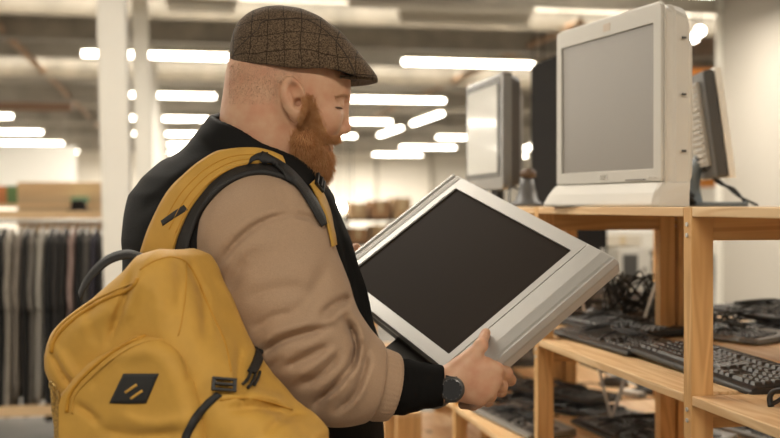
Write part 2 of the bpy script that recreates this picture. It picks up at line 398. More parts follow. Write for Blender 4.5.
for (y0, lab) in ((20.6, 'lit tube light running lengthwise, nearer of the pair right of the cap peak'), (24.6, 'lit tube light running lengthwise, farther of the pair right of the cap peak')):
    light_fixture(5.05, y0+1.4, 2.6, 3.3, True, PI/2, lab, 'lengthwise tube lights')
for x, y, z, L, lab in ((2.8, 10.5, 3.33, 1.35, 'unlit grey tube light above the cap peak, lower of two'), (2.4, 9.8, 3.34, 1.8, 'unlit grey tube light at the top edge above the cap peak'),
                     (.2, 10.1, 3.30, .65, 'unlit pale tube light at the top left beside the white column')):
    light_fixture(x, y, L, z, False, 0, lab, 'unlit tube lights')
# pipes along the hall
pipe_m = mat('rusty_pipe', (.42, .24, .13), .6, noise_s=5, noise_a=.4, col2=(.50, .40, .30))
for x, z, lab in ((-1.92, 3.42, 'long brownish ceiling pipe at the upper left'), (4.15, 3.42, 'long orange brown ceiling pipe above the monitors')):
    t = thing('ceiling_pipe', lab, 'pipe', (x, 20, z), 0, None)
    tube('pipe', [(0, -14 if x < 0 else -9.2, 0), (0, 20, 0)], .045, pipe_m, t, sides=10, sm=1)
    for yy in range(-8, 18, 4): tube('hanger', [(0, yy, .04), (0, yy, .20)], .01, steel, t, sides=5, sm=1)
t = thing('ceiling_pipe', 'brown pipe running straight across the ceiling at far left', 'pipe', (-8, 17, 2.98)); tube('pipe', [(-7, 0, 0), (6.4, 0, 0)], .07, mat('brown_pipe', (.26, .15, .09), .6), t, sides=10, sm=1)

# white columns in a row
colm = mat('column_paint', (.74, .71, .64), .5, noise_s=2, noise_a=.05)
names = ['nearest white steel column, left of the man', 'second white steel column, just behind the nearest one', 'third white steel column of the row', 'fourth white column deep in the hall', 'fifth white column deep in the hall', 'last white column far down the hall']
for i, y in enumerate((6.0, 10.8, 15.6, 20.4, 25.2, 30)):
    t = thing('steel_column', names[i], 'column', (-.325, y, 0), 0, 'white columns in a row')
    lean = Matrix.Shear('XY', 4, (-.026, 0)); bm = bmesh.new(); w = .078
    add_box(bm, (-w, -w, 0), (w, -w+.012, 3.6)); add_box(bm, (-w, w-.012, 0), (w, w, 3.6)); add_box(bm, (-.006, -w+.012, 0), (.006, w-.012, 3.6))
    add_box(bm, (-w-.0, -w-.006, 0.012), (-w+.01, w, 3.6)); add_box(bm, (w-.01, -w, .012), (w, w, 3.6))
    for v in bm.verts: v.co.x -= .026*(v.co.z-1.4)
    bm_obj('shaft', bm, colm, t, bevel=.003)
    box('base_plate', (-.15, -.15, 0), (.20, .15, .012), colm, t)

# ------------------------------------------------------------------ pine shelving, double sided
XF = .928
ZS = [1.4785, 1.13, .795, .44, .10]
frame_y = [.985, 1.857, 2.729, 3.606, 4.48, 5.35]
def frame(x0, y, lab, top=1.4785):
    t = thing('shelf_ladder', lab, 'shelf side', (x0, y, 0), 0, 'pine side frames of the shelving')
    for xa in (0, .345): box('post', (xa, 0, 0), (xa+.044, .032, top), pine_z, t, bevel=.0015)
    for z in (1.4785-.062, 1.13-.062, .795-.062, .44-.062, .04):
        if z < top: box('cross_rail', (.044, .004, z), (.345, .028, z+.0435), pine_c, t, bevel=.001)
    for z in (1.4785-.032, 1.4785-.052, 1.13-.028, 1.13-.048):
        if z > top: continue
        bm = bmesh.new(); bmesh.ops.create_cone(bm, cap_ends=True, segments=10, radius1=.0042, radius2=.0042, depth=.003, matrix=Matrix.Translation((-.001, .016, z)) @ Matrix.Rotation(PI/2, 4, 'Y')); bm_obj('screw', bm, steel, t)
    return t
ord_ = ['nearest', 'the one in front of the big television', 'second', 'third', 'fourth', 'farthest']
fl = ['pine side frame nearest the camera, right of the picture', 'pine side frame with the tall front post right of the television', 'pine side frame whose front post shows under the held monitor corner',
      'pine side frame behind the hand and watch', 'pine side frame farther along behind the forearm', 'pine side frame at the far end of the shelving']
for i, y in enumerate(frame_y):
    tp = 1.4785 if i < 4 else 1.14
    frame(XF, y, fl[i], tp); frame(XF+.397, y, 'far side unit: '+fl[i], tp)
sl = ['topmost', 'second from the top', 'third from the top', 'fourth from the top', 'bottom']
bl = ['bay nearest the camera', 'bay under the big television', 'bay behind the held monitor', 'bay behind the man', 'farthest bay']
for b in range(5):
    y0 = frame_y[b]+.0335; y1 = frame_y[b+1]-.0015
    for u in range(2):
        x0 = XF+.397*u
        for k, z in enumerate(ZS):
            if b > 2 and k == 0: continue
            t = thing('shelf_board', '%s pine shelf board, %s, %s side' % (sl[k], bl[b], ('near', 'far')[u]), 'shelf board', (x0, (y0+y1)/2, z), 0, 'pine shelf boards')
            w = (y1-y0)/2; box('board', (0, -w, -.018), (.389, w, 0), pine_x, t, bevel=.002)
            box('batten', (.03, -w+.02, -.032), (.359, -w+.04, -.018), pine_c, t)
for b, y0 in ((2, frame_y[2]), (0, frame_y[0])):
    t = thing('cross_brace', 'thin steel X brace on the back of the %s' % bl[b], 'brace', (XF+.3925, y0+.45, .823), 0, 'steel braces')
    for sg in (-1, 1):
        bm = bmesh.new(); add_box(bm, (-.0015, -.008, -.70), (.0015, .008, .70), Matrix.Rotation(sg*math.radians(36), 4, 'X') @ Matrix.Translation((sg*.0016, 0, 0))); bm_obj('strip', bm, steel, t)

t = thing('wooden_stand', 'low pine stand past the end of the shelving, behind the forearm', 'stand', (*W(Q(402, 0, 4.0)[0], 4.0)[:2], 0))
box('side_panel', (-.02, 0, 0), (.075, .03, .70), pine_z, t, bevel=.002); box('side_panel', (-.02, .25, 0), (.075, .28, .70), pine_z, t, bevel=.002); box('top', (-.02, 0, .70), (.075, .28, .718), pine_x, t, bevel=.002)
# ------------------------------------------------------------------ keyboards
def key_rows():
    rows = []; p = .0189
    def row(y, segs):
        for x, ws in segs:
            for w in ws:
                rows.append((x, y, w)); x += w*p
    row(5.4, [(0, [1]), (2*p, [1]*4), (6.5*p, [1]*4), (11*p, [1]*4), (15.3*p, [1]*3)])
    row(4, [(0, [1]*13+[2]), (15.3*p, [1]*3), (18.6*p, [1]*4)])
    row(3, [(0, [1.5]+[1]*12+[1.5]), (15.3*p, [1]*3), (18.6*p, [1]*4)])
    row(2, [(0, [1.75]+[1]*11+[2.25]), (18.6*p, [1]*3+[1])])
    row(1, [(0, [2.25]+[1]*10+[2.75]), (16.3*p, [1]), (18.6*p, [1]*4)])
    row(0, [(0, [1.25]*3+[6.25]+[1.25]*3), (15.3*p, [1]*3), (18.6*p, [2, 1, 1])])
    return rows, p
def keycap(bm, x, y, w, p, z):
    a = .0013; x0, x1, y0, y1 = x+a, x+w*p-a, y+a, y+p-a; i = .0028; h = .0075
    v = [bm.verts.new(c) for c in ((x0, y0, z), (x1, y0, z), (x1, y1, z), (x0, y1, z), (x0+i, y0+i*.8, z+h), (x1-i, y0+i*.8, z+h), (x1-i, y1-i*.5, z+h), (x0+i, y1-i*.5, z+h))]
    for f in ((4, 5, 6, 7), (0, 1, 5, 4), (1, 2, 6, 5), (2, 3, 7, 6), (3, 0, 4, 7)): bm.faces.new([v[k] for k in f])
def make_keyboard(body_m, key_m, detail, wid=.455, dep=.158, rim=None):
    t = thing('keyboard', 'x', 'keyboard', (0, 0, 0)); rows, p = key_rows()
    bm = bmesh.new(); pr = [(-dep/2, .002), (-dep/2, .012), (-dep/2+.012, .016), (dep/2-.03, .022), (dep/2-.008, .028), (dep/2, .024), (dep/2, .004)]
    L = [bm.verts.new((-wid/2, y, z)) for y, z in pr]; R2 = [bm.verts.new((wid/2, y, z)) for y, z in pr]
    bm.faces.new(L[::-1]); bm.faces.new(R2)
    for i in range(len(pr)): j = (i+1) % len(pr); bm.faces.new((L[i], L[j], R2[j], R2[i]))
    bm_obj('case', bm, body_m, t, bevel=.004, seg=3)
    x0 = -wid/2+.011; y0 = -dep/2+.016
    if detail:
        n = 0; extra = bmesh.new()
        for x, y, w in rows:
            if n < 99:
                bm = bmesh.new(); keycap(bm, x0+x, y0+y*p, w, p, .0145+.0012*y); bm_obj('key', bm, key_m, t)
            else: keycap(extra, x0+x, y0+y*p, w, p, .0145+.0012*y)
            n += 1
        props(bm_obj('key_bank', extra, key_m, t), kind='stuff')
    else:
        bm = bmesh.new()
        for x, y, w in rows: keycap(bm, x0+x, y0+y*p, w, p, .0145+.0012*y)
        props(bm_obj('key_bank', bm, key_m, t), kind='stuff')
    for sx in (-1, 1): box('foot', (sx*(wid/2-.05)-.012, dep/2-.028, -.0), (sx*(wid/2-.05)+.012, dep/2-.014, .006), body_m, t)
    return t
kb_near = make_keyboard(blk, keyc, True)
kb_plain = make_keyboard(blk, keyc, False)
kb_grey = make_keyboard(mat('worn_grey_case', (.20, .19, .17), .42), mat('key_grey', (.07, .065, .06), .4), False)
kused = {}
def put_keyboard(proto, x, y, z, rz, label, group, cable=None, tilt=0., tx=0.):
    o = copy_tree(proto) if kused.get(proto.name) else proto; kused[proto.name] = True
    o.location = (x, y, z); o.rotation_euler = (tilt, tx, rz); o['label'] = label; o['group'] = group
    if cable is not None: tubes('cable', cable, .0022, cable_m, o, sides=5)
    return o
def coil(n, w, h, z=.03, seed=0, turns=3):
    """a wrapped cable bundle lying over a keyboard"""
    r = random.Random(seed); P = []
    for k in range(turns):
        a = r.uniform(-.02, .02)
        P += [(-w+r.uniform(-.015, .015), a-h*.4, z), (-w*.3, a+h*.3+r.uniform(-.01, .01), z+.012+r.uniform(0, .008)), (w*.4, a-h*.2, z+.014), (w+r.uniform(-.015, .015), a+h*.4, z+.004), (w*.2, a+h*.6, z+.01)]
    return [P, [(-.05, -h-.03, z-.004), (-.045, 0, z+.012), (-.05, h+.05, z)], [(.06, -h-.02, z-.004), (.05, 0, z+.012), (.06, h+.05, z)]]
G1 = 'keyboards on the second shelf'; G2 = 'keyboards on the third shelf'
z1 = ZS[1]; z2 = ZS[2]
A90 = math.radians(90)
# bay under the TV (y 1.89..2.73) and near bay
def pos(px, py, z, lift=0.):
    """floor-plan spot of something lying at height z seen at px,py"""
    d = (EYE-z-lift)*F/(py-HY); return W((px-CX)/F*d, d)[:2]
def keyboard_at(proto, px, py, zs, rz, lab, grp, lift=0., **k):
    x, y = pos(px, py, zs, lift+.012); return put_keyboard(proto, x, y, zs+lift, math.radians(rz), lab, grp, **k)
def keyboard_c(proto, px, py, zs, rz, lab, grp, corner=(1, -1), lift=0., sc=1., roll=0., **k):
    """stands on the shelf with the named corner at the spot seen at px,py"""
    x, y = pos(px, py, zs, lift+.010); a = math.radians(rz); lx, ly = corner[0]*.2275*sc, corner[1]*.079*sc
    o = put_keyboard(proto, x-(lx*math.cos(a)-ly*math.sin(a)), y-(lx*math.sin(a)+ly*math.cos(a)), zs+lift, a, lab, grp, tx=roll, **k); o.scale = (sc, sc, sc); return o
keyboard_c(kb_near, 751, 389, z1, -88, 'black keyboard in focus reaching past the front post, nearest on its shelf', G1, lift=.001, sc=1.12, roll=math.radians(1.6))
keyboard_c(kb_grey, 757, 342, z1, -66, 'worn grey keyboard lying behind the in-focus black one', G1, lift=.001, cable=coil(3, .12, .05, seed=3, turns=5))
keyboard_c(kb_plain, 627, 353, z1, -87, 'black keyboard with cable bundle at the left end of the shelf', G1, lift=.001, cable=coil(3, .12, .045, seed=1, turns=5))
keyboard_c(kb_plain, 640, 336, z1, -78, 'black keyboard in the second row at the left end of the shelf', G1, lift=.001)
keyboard_c(kb_plain, 722, 327, z1, -88, 'black keyboard lying under another at the right edge', G1, corner=(-1, -1), lift=.001)
keyboard_c(kb_plain, 706, 308, z1, -84, 'black keyboard stacked on top at the right edge', G1, corner=(-1, -1), lift=.032, cable=coil(3, .16, .05, seed=5, turns=5))
# lower shelf
keyboard_c(kb_grey, 528, 437, z2, -84, 'worn grey keyboard on the lower shelf left of the pine post', G2, lift=.001, cable=coil(3, .1, .05, seed=8, turns=3))
keyboard_c(kb_plain, 591, 404, z2, -62, 'black keyboard on the lower shelf, top of the small stack', G2, lift=.034)
keyboard_c(kb_plain, 598, 418, z2, -58, 'black keyboard on the lower shelf, bottom of the small stack', G2, lift=.001)
keyboard_c(kb_plain, 640, 452, z2, -86, 'black keyboard at the bottom of the picture right of the pine post', G2, lift=.001)
keyboard_c(kb_grey, 700, 446, z2, -70, 'keyboard under the in-focus keyboard, on the lower shelf', G2, lift=.001, cable=coil(3, .12, .05, seed=12, turns=4))
keyboard_c(kb_grey, 782, 446, z2, -80, 'grey keyboard at the bottom right corner', G2, lift=.001)
# mice and loose peripherals
def mouse(px, py, z, rz, lab, m, tail=None):
    x, y = pos(px, py, z, .015); t = thing('computer_mouse', lab, 'computer mouse', (x, y, z), math.radians(rz), 'loose mice')
    rings = []
    for i in range(13):
        u = i/12*2-1; s = math.sqrt(max(0, 1-abs(u)**2.6))+.02; hh = .036*s*(1-.18*u); ww = .032*s*(1+.05*math.cos(u*5))
        rings.append([(ww*math.cos(a), u*.058, hh*max(math.sin(a), 0)**.8+.0005) for a in np.linspace(0, 2*PI, 20, endpoint=False)])
    loft('shell', rings, m, t)
    bm = bmesh.new(); bmesh.ops.create_cone(bm, cap_ends=True, segments=14, radius1=.007, radius2=.007, depth=.006, matrix=Matrix.Translation((0, .03, .031)) @ Matrix.Rotation(PI/2, 4, 'Y')); bm_obj('scroll_wheel', bm, grey, t)
    tube('cable', tail or [(0, .056, .006), (.02, .10, .004), (-.03, .14, .004), (-.10, .12, .004)], .002, cable_m, t)
mouse(556+58, 382, z2, 60, 'dark mouse on the lower shelf beside the steel brace', dgrey)
mouse(572, 318, z1, 80, 'black mouse at the back of the second shelf under the held monitor', blk)
mouse(600, 312, z1, 20, 'dark mouse in front of the cable tangle', blk)
def webcam_lump(px, py, z, s, lab, m, seed):
    """desk telephone: wedge body, handset, keypad"""
    x, y = pos(px, py, z, .01); t = thing('desk_telephone', lab, 'telephone', (x, y, z), math.radians(seed*37 % 90-60), 'old telephones and handsets')
    bm = bmesh.new(); pr = [(-.09*s, .0), (-.09*s, .02*s), (.07*s, .07*s), (.09*s, .07*s), (.09*s, 0)]
    A = [bm.verts.new((-.075*s, a, b)) for a, b in pr]; Bq = [bm.verts.new((.075*s, a, b)) for a, b in pr]; bm.faces.new(A[::-1]); bm.faces.new(Bq)
    for i in range(5): j = (i+1) % 5; bm.faces.new((A[i], A[j], Bq[j], Bq[i]))
    bm_obj('body', bm, m, t, bevel=.008, seg=3)
    tube('handset', [(-.05*s, -.08*s, .045*s), (-.052*s, -.05*s, .075*s), (-.05*s, 0, .09*s), (-.05*s, .05*s, .098*s), (-.05*s, .08*s, .09*s)], [.022*s, .014*s, .013*s, .014*s, .022*s], m, t, sides=12)
    bm = bmesh.new()
    for i in range(4):
        for j in range(3): add_box(bm, (0+j*.018*s, -.06*s+i*.02*s, .030*s+i*.0063*s), (.013*s+j*.018*s, -.047*s+i*.02*s, .038*s+i*.0063*s))
    bm_obj('keypad', bm, grey, t)
    tubes('cord', [[(-.05*s, -.08*s, .03*s), (-.1*s, -.1*s, .01), (-.12*s, 0, .006), (-.09*s, .1*s, .02), (0, .12*s, .05*s), (.06*s, .08*s, .08*s)]], .003, cable_m, t)
webcam_lump(640, 312, z1, 1.0, 'dark telephone with handset beneath the cable tangle', dgrey, 1)
webcam_lump(598, 305, z1, 1.15, 'black telephone at the back of the shelf behind the monitor edge', blk, 3)
webcam_lump(518, 362, z2, 1.0, 'dark telephone on the lower shelf seen left of the pine post', dgrey, 4)
webcam_lump(502, 378, z2, .8, 'grey telephone on the lower shelf near the fingertips', grey, 2)
webcam_lump(656, 390, z2, .7, 'small dark telephone on the lower shelf beside the back post', dgrey, 5)
def cable_heap(px, py, z, r, h, n, lab, grp, seed):
    rr = random.Random(seed); x, y = pos(px, py, z, h*.3); t = thing('cable_bundle', lab, 'cables', (x, y, z), 0, grp)
    for k in range(n):
        a0 = rr.uniform(0, 6.3); P = []
        for i in range(9):
            a = a0+i*.95; q = r*(rr.uniform(.45, 1)); P.append((q*math.cos(a), q*math.sin(a)*.7, .004+h*rr.random()))
        tube('loop', P, .0032, cable_m, t, sides=6, closed=True)
    P = [(.3*r, -.1, .0)]; return t
cable_heap(636, 308, z1, .10, .15, 9, 'tangle of black cables on top of the items left of the back post', 'cable tangles', 2)
cable_heap(684, 203, ZS[0], .035, .035, 4, 'small black cable coil on the top shelf beside the television', 'cable tangles', 9)
cable_heap(745, 322, z1, .12, .05, 4, 'loose black cables over the right keyboards', 'cable tangles', 21)
cable_heap(530, 348, z2, .06, .05, 4, 'black cables on the lower shelf in the gap under the monitor corner', 'cable tangles', 31)
# pale slab and clear plastic on the lower shelf
x, y = pos(632, 396, z2); t = thing('adapter_box', 'pale grey flat adapter lying on the lower shelf', 'adapter', (x, y, z2), math.radians(-70)); box('body', (-.05, -.02, 0), (.05, .02, .02), beige, t, bevel=.004); box('end_cap', (.05, -.016, .003), (.056, .016, .017), grey, t)
x, y = pos(490, 396, z2); t = thing('plastic_stand', 'clear plastic stand lying on the lower shelf by the knuckles', 'plastic stand', (x, y, z2+.03), math.radians(-20))
cl = mat('frosted_clear_plastic', (.62, .60, .56), .25, spec=.6)
bm = bmesh.new(); add_box(bm, (-.07, -.05, 0), (.07, .05, .004)); bm_obj('plate', bm, cl, t, bevel=.001); box('rib', (-.07, -.004, .004), (.07, .004, .03), cl, t, bevel=.001)
# small black clip on the near board, right edge
x, y = pos(786, 409, z1, .0); t = thing('cable_clip', 'black curved cable clamp on the near board at the right edge', 'clamp', (x, y, z1), math.radians(-60))
tube('arch', [(-.028, 0, .0), (-.03, 0, .018), (-.018, 0, .03), (.01, 0, .034), (.04, .01, .032), (.06, .01, .02)], [.007, .006, .006, .007, .008, .008], blk, t, sides=10, flat=.8)
tube('jaw', [(-.028, 0, .004), (-.012, 0, .014), (.004, 0, .028)], .004, blk, t, sides=8); box('pad', (.03, -.012, 0), (.07, .016, .022), blk, t, bevel=.004)

def V2W(M3, org):
    """local axes given in the viewer frame -> hall matrix"""
    Rv = Matrix(((c1, s1, 0), (-s1, c1, 0), (0, 0, 1)))
    return (Matrix.Translation(W(*org)) @ (Rv @ Matrix(M3)).to_4x4())
def outline_prism(bm, poly, z0, z1, inset=0., top_inset=0.):
    a = [bm.verts.new((x, y, z0)) for x, y in poly]; b = [bm.verts.new((x, y, z1)) for x, y in poly]
    bm.faces.new(a[::-1]); bm.faces.new(b)
    for i in range(len(poly)): j = (i+1) % len(poly); bm.faces.new((a[i], a[j], b[j], b[i]))
def rrect(w, h, r, n=5, cx=0, cy=0, rs=None):
    rs = rs or (r, r, r, r); P = []
    for (sx, sy, a0), rr in zip(((1, 1, 0), (-1, 1, 90), (-1, -1, 180), (1, -1, 270)), rs):
        for k in range(n+1):
            a = math.radians(a0+90*k/n); P.append((cx+sx*(w-rr)+rr*math.cos(a), cy+sy*(h-rr)+rr*math.sin(a)))
    return P
def ring_face(name, outer, inner, z, zi, m, parent, depth=.01):
    """bezel: front ring between an outline and an opening, with inner lip"""
    bm = bmesh.new(); n = len(outer); O = [bm.verts.new((x, y, z)) for x, y in outer]; I = [bm.verts.new((x, y, z)) for x, y in inner]; J = [bm.verts.new((x, y, zi)) for x, y in inner]; K = [bm.verts.new((x, y, z-depth)) for x, y in outer]
    for i in range(n):
        j = (i+1) % n; bm.faces.new((O[i], O[j], I[j], I[i])); bm.faces.new((I[i], I[j], J[j], J[i])); bm.faces.new((K[i], K[j], O[j], O[i]))
    bm.faces.new(K[::-1]); return bm_obj(name, bm, m, parent)

# ------------------------------------------------------------------ the television held by the man
SCL = 1.114
u_ = (.7604, .2546, .5974); v_ = (-.5152, .7965, .3164); n_ = (.3953, .5484, -.7369)
MON = np.array([[u_[i], v_[i], -n_[i]] for i in range(3)]); MORG = np.array((.10864, 1.8833, -.09945))*SCL
def mon_pt(u, v, w=0.): return MORG+MON@np.array((u, v, w))
t = thing('flat_television', 'silver flat monitor with dark screen and wide side speakers, held in the man\'s hands', 'monitor', (0, 0, 0)); t.matrix_world = V2W(MON.tolist(), MORG)
hu, hv = .1505, .1885; fu, fv = .178, .258
bm = bmesh.new(); n = 6
secs = [(-.036, fu-.010, fv-.008), (-.032, fu-.003, fv-.002), (-.016, fu, fv), (-.012, fu, fv), (-.006, fu-.001, fv-.002)]
prev = None
for z, a, b in secs:
    ring = [bm.verts.new((x, y, z)) for x, y in rrect(a+.002, b, .008, 4, .003, -.023)]
    if prev:
        for i in range(len(ring)): j = (i+1) % len(ring); bm.faces.new((prev[i], prev[j], ring[j], ring[i]))
    else: bm.faces.new(ring[::-1])
    prev = ring
bm.faces.new(prev); bm_obj('casing', bm, silver, t)
ring_face('bezel', rrect(fu-.002, .2035, .003, 4), rrect(hu, hv, .002, 4), .0, -.004, silver, t, .008)
for sg in (-1, 1):
    e = .014 if sg < 0 else -.032
    bm = bmesh.new(); prf = [(.2045, -.0012), (.207, .0), (.235+e*.6, .0008), (.252+e, -.001), (.2585+e, -.003), (.2605+e, .001), (.2645+e, .001), (.268+e, -.010), (.268+e, -.014), (.2045, -.014)]
    A = [bm.verts.new((-fu+.001, sg*a, b)) for a, b in prf]; Bq = [bm.verts.new((fu-.001, sg*a, b)) for a, b in prf]; bm.faces.new(A); bm.faces.new(Bq[::-1])
    for i in range(len(prf)): j = (i+1) % len(prf); bm.faces.new((A[i], A[j], Bq[j], Bq[i]))
    bm_obj('speaker_panel', bm, silver_d, t)
box('screen', (-hu, -hv, -.0055), (hu, hv, -.0032), screen_dk, t)
bm = bmesh.new(); prev = None
for z, a, b in ((-.112, .140, .140), (-.105, .156, .155), (-.080, .167, .172), (-.034, .171, .190)):
    ring = [bm.verts.new((x, y, z)) for x, y in rrect(a, b, .03, 6, 0, .02)]
    if prev:
        for i in range(len(ring)): j = (i+1) % len(ring); bm.faces.new((prev[i], prev[j], ring[j], ring[i]))
    else: bm.faces.new(ring[::-1])
    prev = ring
bm.faces.new(prev); bm_obj('rear_housing', bm, mat('dark_silver_plastic', (.13, .122, .11), .5), t, bevel=.002)

bm = bmesh.new(); outline_prism(bm, rrect(.045, .105, .03, 6, -.185, -.095), -.082, -.062); bm_obj('folded_stand', bm, MATS['dark_silver_plastic'], t, bevel=.004)
# ------------------------------------------------------------------ the television on the top shelf
def axes_from(fx, fd):         # face direction to the right along (fx,fd); local y = into the set, z up
    L = math.hypot(fx, fd); e = (fx/L, fd/L); return [[e[0], -e[1], 0], [e[1], e[0], 0], [0, 0, 1]]
# left image edge at d 2.74, right image edge at d 2.28
pL = Q(558, 206.3, 2.72); pR = Q(665, 206.3, 2.28); mid = (pL+pR)/2; Ax = axes_from(*(pR-pL)[:2]); tvw = float(np.linalg.norm(pR-pL))/2
t = thing('flat_television', 'large beige grey television standing on the top pine shelf', 'television', (0, 0, 0)); t.matrix_world = V2W(Ax, (mid[0], mid[1], -.0015))
H = .438; bodym = beige
def vbox(bm, poly, y0, y1):    # poly in x,z extruded along depth y
    a = [bm.verts.new((x, y0, z)) for x, z in poly]; b = [bm.verts.new((x, y1, z)) for x, z in poly]
    bm.faces.new(a); bm.faces.new(b[::-1])
    for i in range(len(poly)): j = (i+1) % len(poly); bm.faces.new((a[j], a[i], b[i], b[j]))
def rr_xz(x0, x1, z0, z1, rs, n=6):
    return rrect((x1-x0)/2, (z1-z0)/2, 0, n, (x0+x1)/2, (z0+z1)/2, rs)
# tall shell: rounded outer corners
bm = bmesh.new(); prev = None
for y, g, rr in ((.0, .0, .02), (.008, -.004, .024), (.022, -.005, .03), (.028, -.001, .034), (.062, -.004, .045), (.074, -.016, .05)):
    ring = [bm.verts.new((x, y, z)) for x, z in rr_xz(-tvw-g, tvw+g, max(0, -g), H+g-.002*(y > .02), (max(rr, .01), max(rr, .01), .012, .03), 6)]
    if prev:
        for i in range(len(ring)): j = (i+1) % len(ring); bm.faces.new((prev[j], prev[i], ring[i], ring[j]))
    else: bm.faces.new(ring)
    prev = ring
bm.faces.new(prev[::-1]); bm_obj('casing', bm, bodym, t, bevel=.002)
# front bezel ring
sx0, sx1, sz0, sz1 = -tvw+.028, tvw-.035, .082, H-.045
O = rr_xz(-tvw+.004, tvw-.006, .055, H-.005, (.012, .01, .004, .004), 4); I = rr_xz(sx0, sx1, sz0, sz1, (.003,)*4, 4)
bm = bmesh.new(); o1 = [bm.verts.new((x, -.006, z)) for x, z in O]; i1 = [bm.verts.new((x, -.006, z)) for x, z in I]; i2 = [bm.verts.new((x, .002, z)) for x, z in I]; o2 = [bm.verts.new((x, .001, z)) for x, z in O]
for i in range(len(O)):
    j = (i+1) % len(O)
    for q in ((o1[i], i1[i], i1[j], o1[j]), (i1[i], i2[i], i2[j], i1[j]), (o2[i], o1[i], o1[j], o2[j])): bm.faces.new(q)
bm_obj('bezel', bm, bodym, t, bevel=.0012)
box('screen', (sx0-.002, -.0015, sz0-.002), (sx1+.002, .002, sz1+.002), screen_gy, t)
# flared chin
bm = bmesh.new(); prev = None
for z, gx, gy in ((.0, .022, .028), (.006, .024, .030), (.03, .014, .020), (.050, .003, .008), (.053, .0, .003)):
    ring = [bm.verts.new(p) for p in ((-tvw-gx, -gy, z), (tvw-.015+gx*.3, -gy, z), (tvw-.003+gx*.2, -gy*.5, z), (tvw+.003, .06, z), (-tvw-gx, .06, z))]
    if prev:
        for i in range(5): j = (i+1) % 5; bm.faces.new((prev[i], prev[j], ring[j], ring[i]))
    else: bm.faces.new(ring[::-1])
    prev = ring
bm.faces.new(prev); bm_obj('chin', bm, bodym, t, bevel=.003, seg=3)
box('speaker_slot', (.09, -.0075, .0585), (.17, -.006, .0605), dgrey, t)
for k in range(3): box('button', (tvw-.055+k*.014, -.008, .062), (tvw-.046+k*.014, -.006, .066), bodym, t, bevel=.0005)
# tiny chrome mark in the middle of the lower bezel
bm = bmesh.new(); add_box(bm, (-.016, -.0072, .063), (-.010, -.006, .073)); add_box(bm, (-.010, -.0072, .0665), (-.004, -.006, .0695)); add_box(bm, (-.004, -.0072, .063), (.002, -.006, .073)); add_box(bm, (.004, -.0072, .063), (.007, -.006, .073)); add_box(bm, (.007, -.0072, .0705), (.014, -.006, .073)); add_box(bm, (.007, -.0072, .063), (.014, -.006, .0655))
bm_obj('maker_mark', bm, mat('chrome', (.75, .73, .68), .2, metal=.9), t)
box('sticker', (-.005, -.0068, H-.034), (.025, -.006, H-.017), mat('aged_sticker', (.62, .52, .42), .8), t)
for z in (.12, .24, .36):
    box('side_slot', (tvw+.002, .040, z-.004), (tvw+.0050, .050, z+.001), dgrey, t)
bm = bmesh.new(); prev = None
for y, g in ((.072, .04), (.11, .06), (.13, .10)):
    ring = [bm.verts.new((x, y, z)) for x, z in rr_xz(-tvw+g, tvw-g, g*.8, H-g, (.03,)*4, 5)]
    if prev:
        for i in range(len(ring)): j = (i+1) % len(ring); bm.faces.new((prev[j], prev[i], ring[i], ring[j]))
    else: bm.faces.new(ring)
    prev = ring
bm.faces.new(prev[::-1]); bm_obj('rear_housing', bm, bodym, t)

# ------------------------------------------------------------------ monitor further along the top shelf
pL = Q(466, 206.3, 3.74); pR = Q(503, 206.3, 3.30); mid = (pL+pR)/2; Ax = axes_from(*(pR-pL)[:2]); mw = float(np.linalg.norm(pR-pL))/2
t = thing('computer_monitor', 'glossy dark framed monitor with bright reflection, farther along the top shelf', 'monitor', (0, 0, 0)); t.matrix_world = V2W(Ax, (mid[0], mid[1], -.0015))
gl = mat('screen_painted_reflection', (.55, .53, .48), .12, spec=.9, coat=.4); z0, z1_ = .052, .415  # pale base colour stands in for the bright reflection on this screen
slv = mat('glossy_silver_frame', (.22, .21, .195), .25, metal=.4)
bm = bmesh.new(); vbox(bm, rr_xz(-mw, mw, z0, z1_, (.02,)*4), 0, .03); bm_obj('frame', bm, slv, t, bevel=.004)
bm = bmesh.new(); vbox(bm, rr_xz(-mw+.012, mw-.03, z0+.04, z1_-.012, (.006,)*4), -.002, 0.004); bm_obj('bezel', bm, mat('black_gloss', (.03, .028, .025), .2), t)
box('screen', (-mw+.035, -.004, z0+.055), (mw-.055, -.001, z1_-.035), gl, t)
bm = bmesh.new(); prev = None
for y, g in ((.03, .006), (.06, .02), (.085, .07), (.10, .12)):
    ring = [bm.verts.new((x, y, z)) for x, z in rr_xz(-mw+g, mw-g, z0+g*.8, z1_-g*.8, (.02,)*4, 5)]
    if prev:
        for i in range(len(ring)): j = (i+1) % len(ring); bm.faces.new((prev[j], prev[i], ring[i], ring[j]))
    else: bm.faces.new(ring)
    prev = ring
bm.faces.new(prev[::-1]); bm_obj('rear_shell', bm, mat('dark_brown_plastic', (.05, .042, .036), .4), t)
box('stand_neck', (-.04, .035, .0), (.04, .06, .14), dgrey, t, bevel=.006)
bm = bmesh.new(); outline_prism(bm, rrect(.13, .07, .05, 6, 0, .05), 0, .014); bm_obj('stand_base', bm, dgrey, t, bevel=.003)
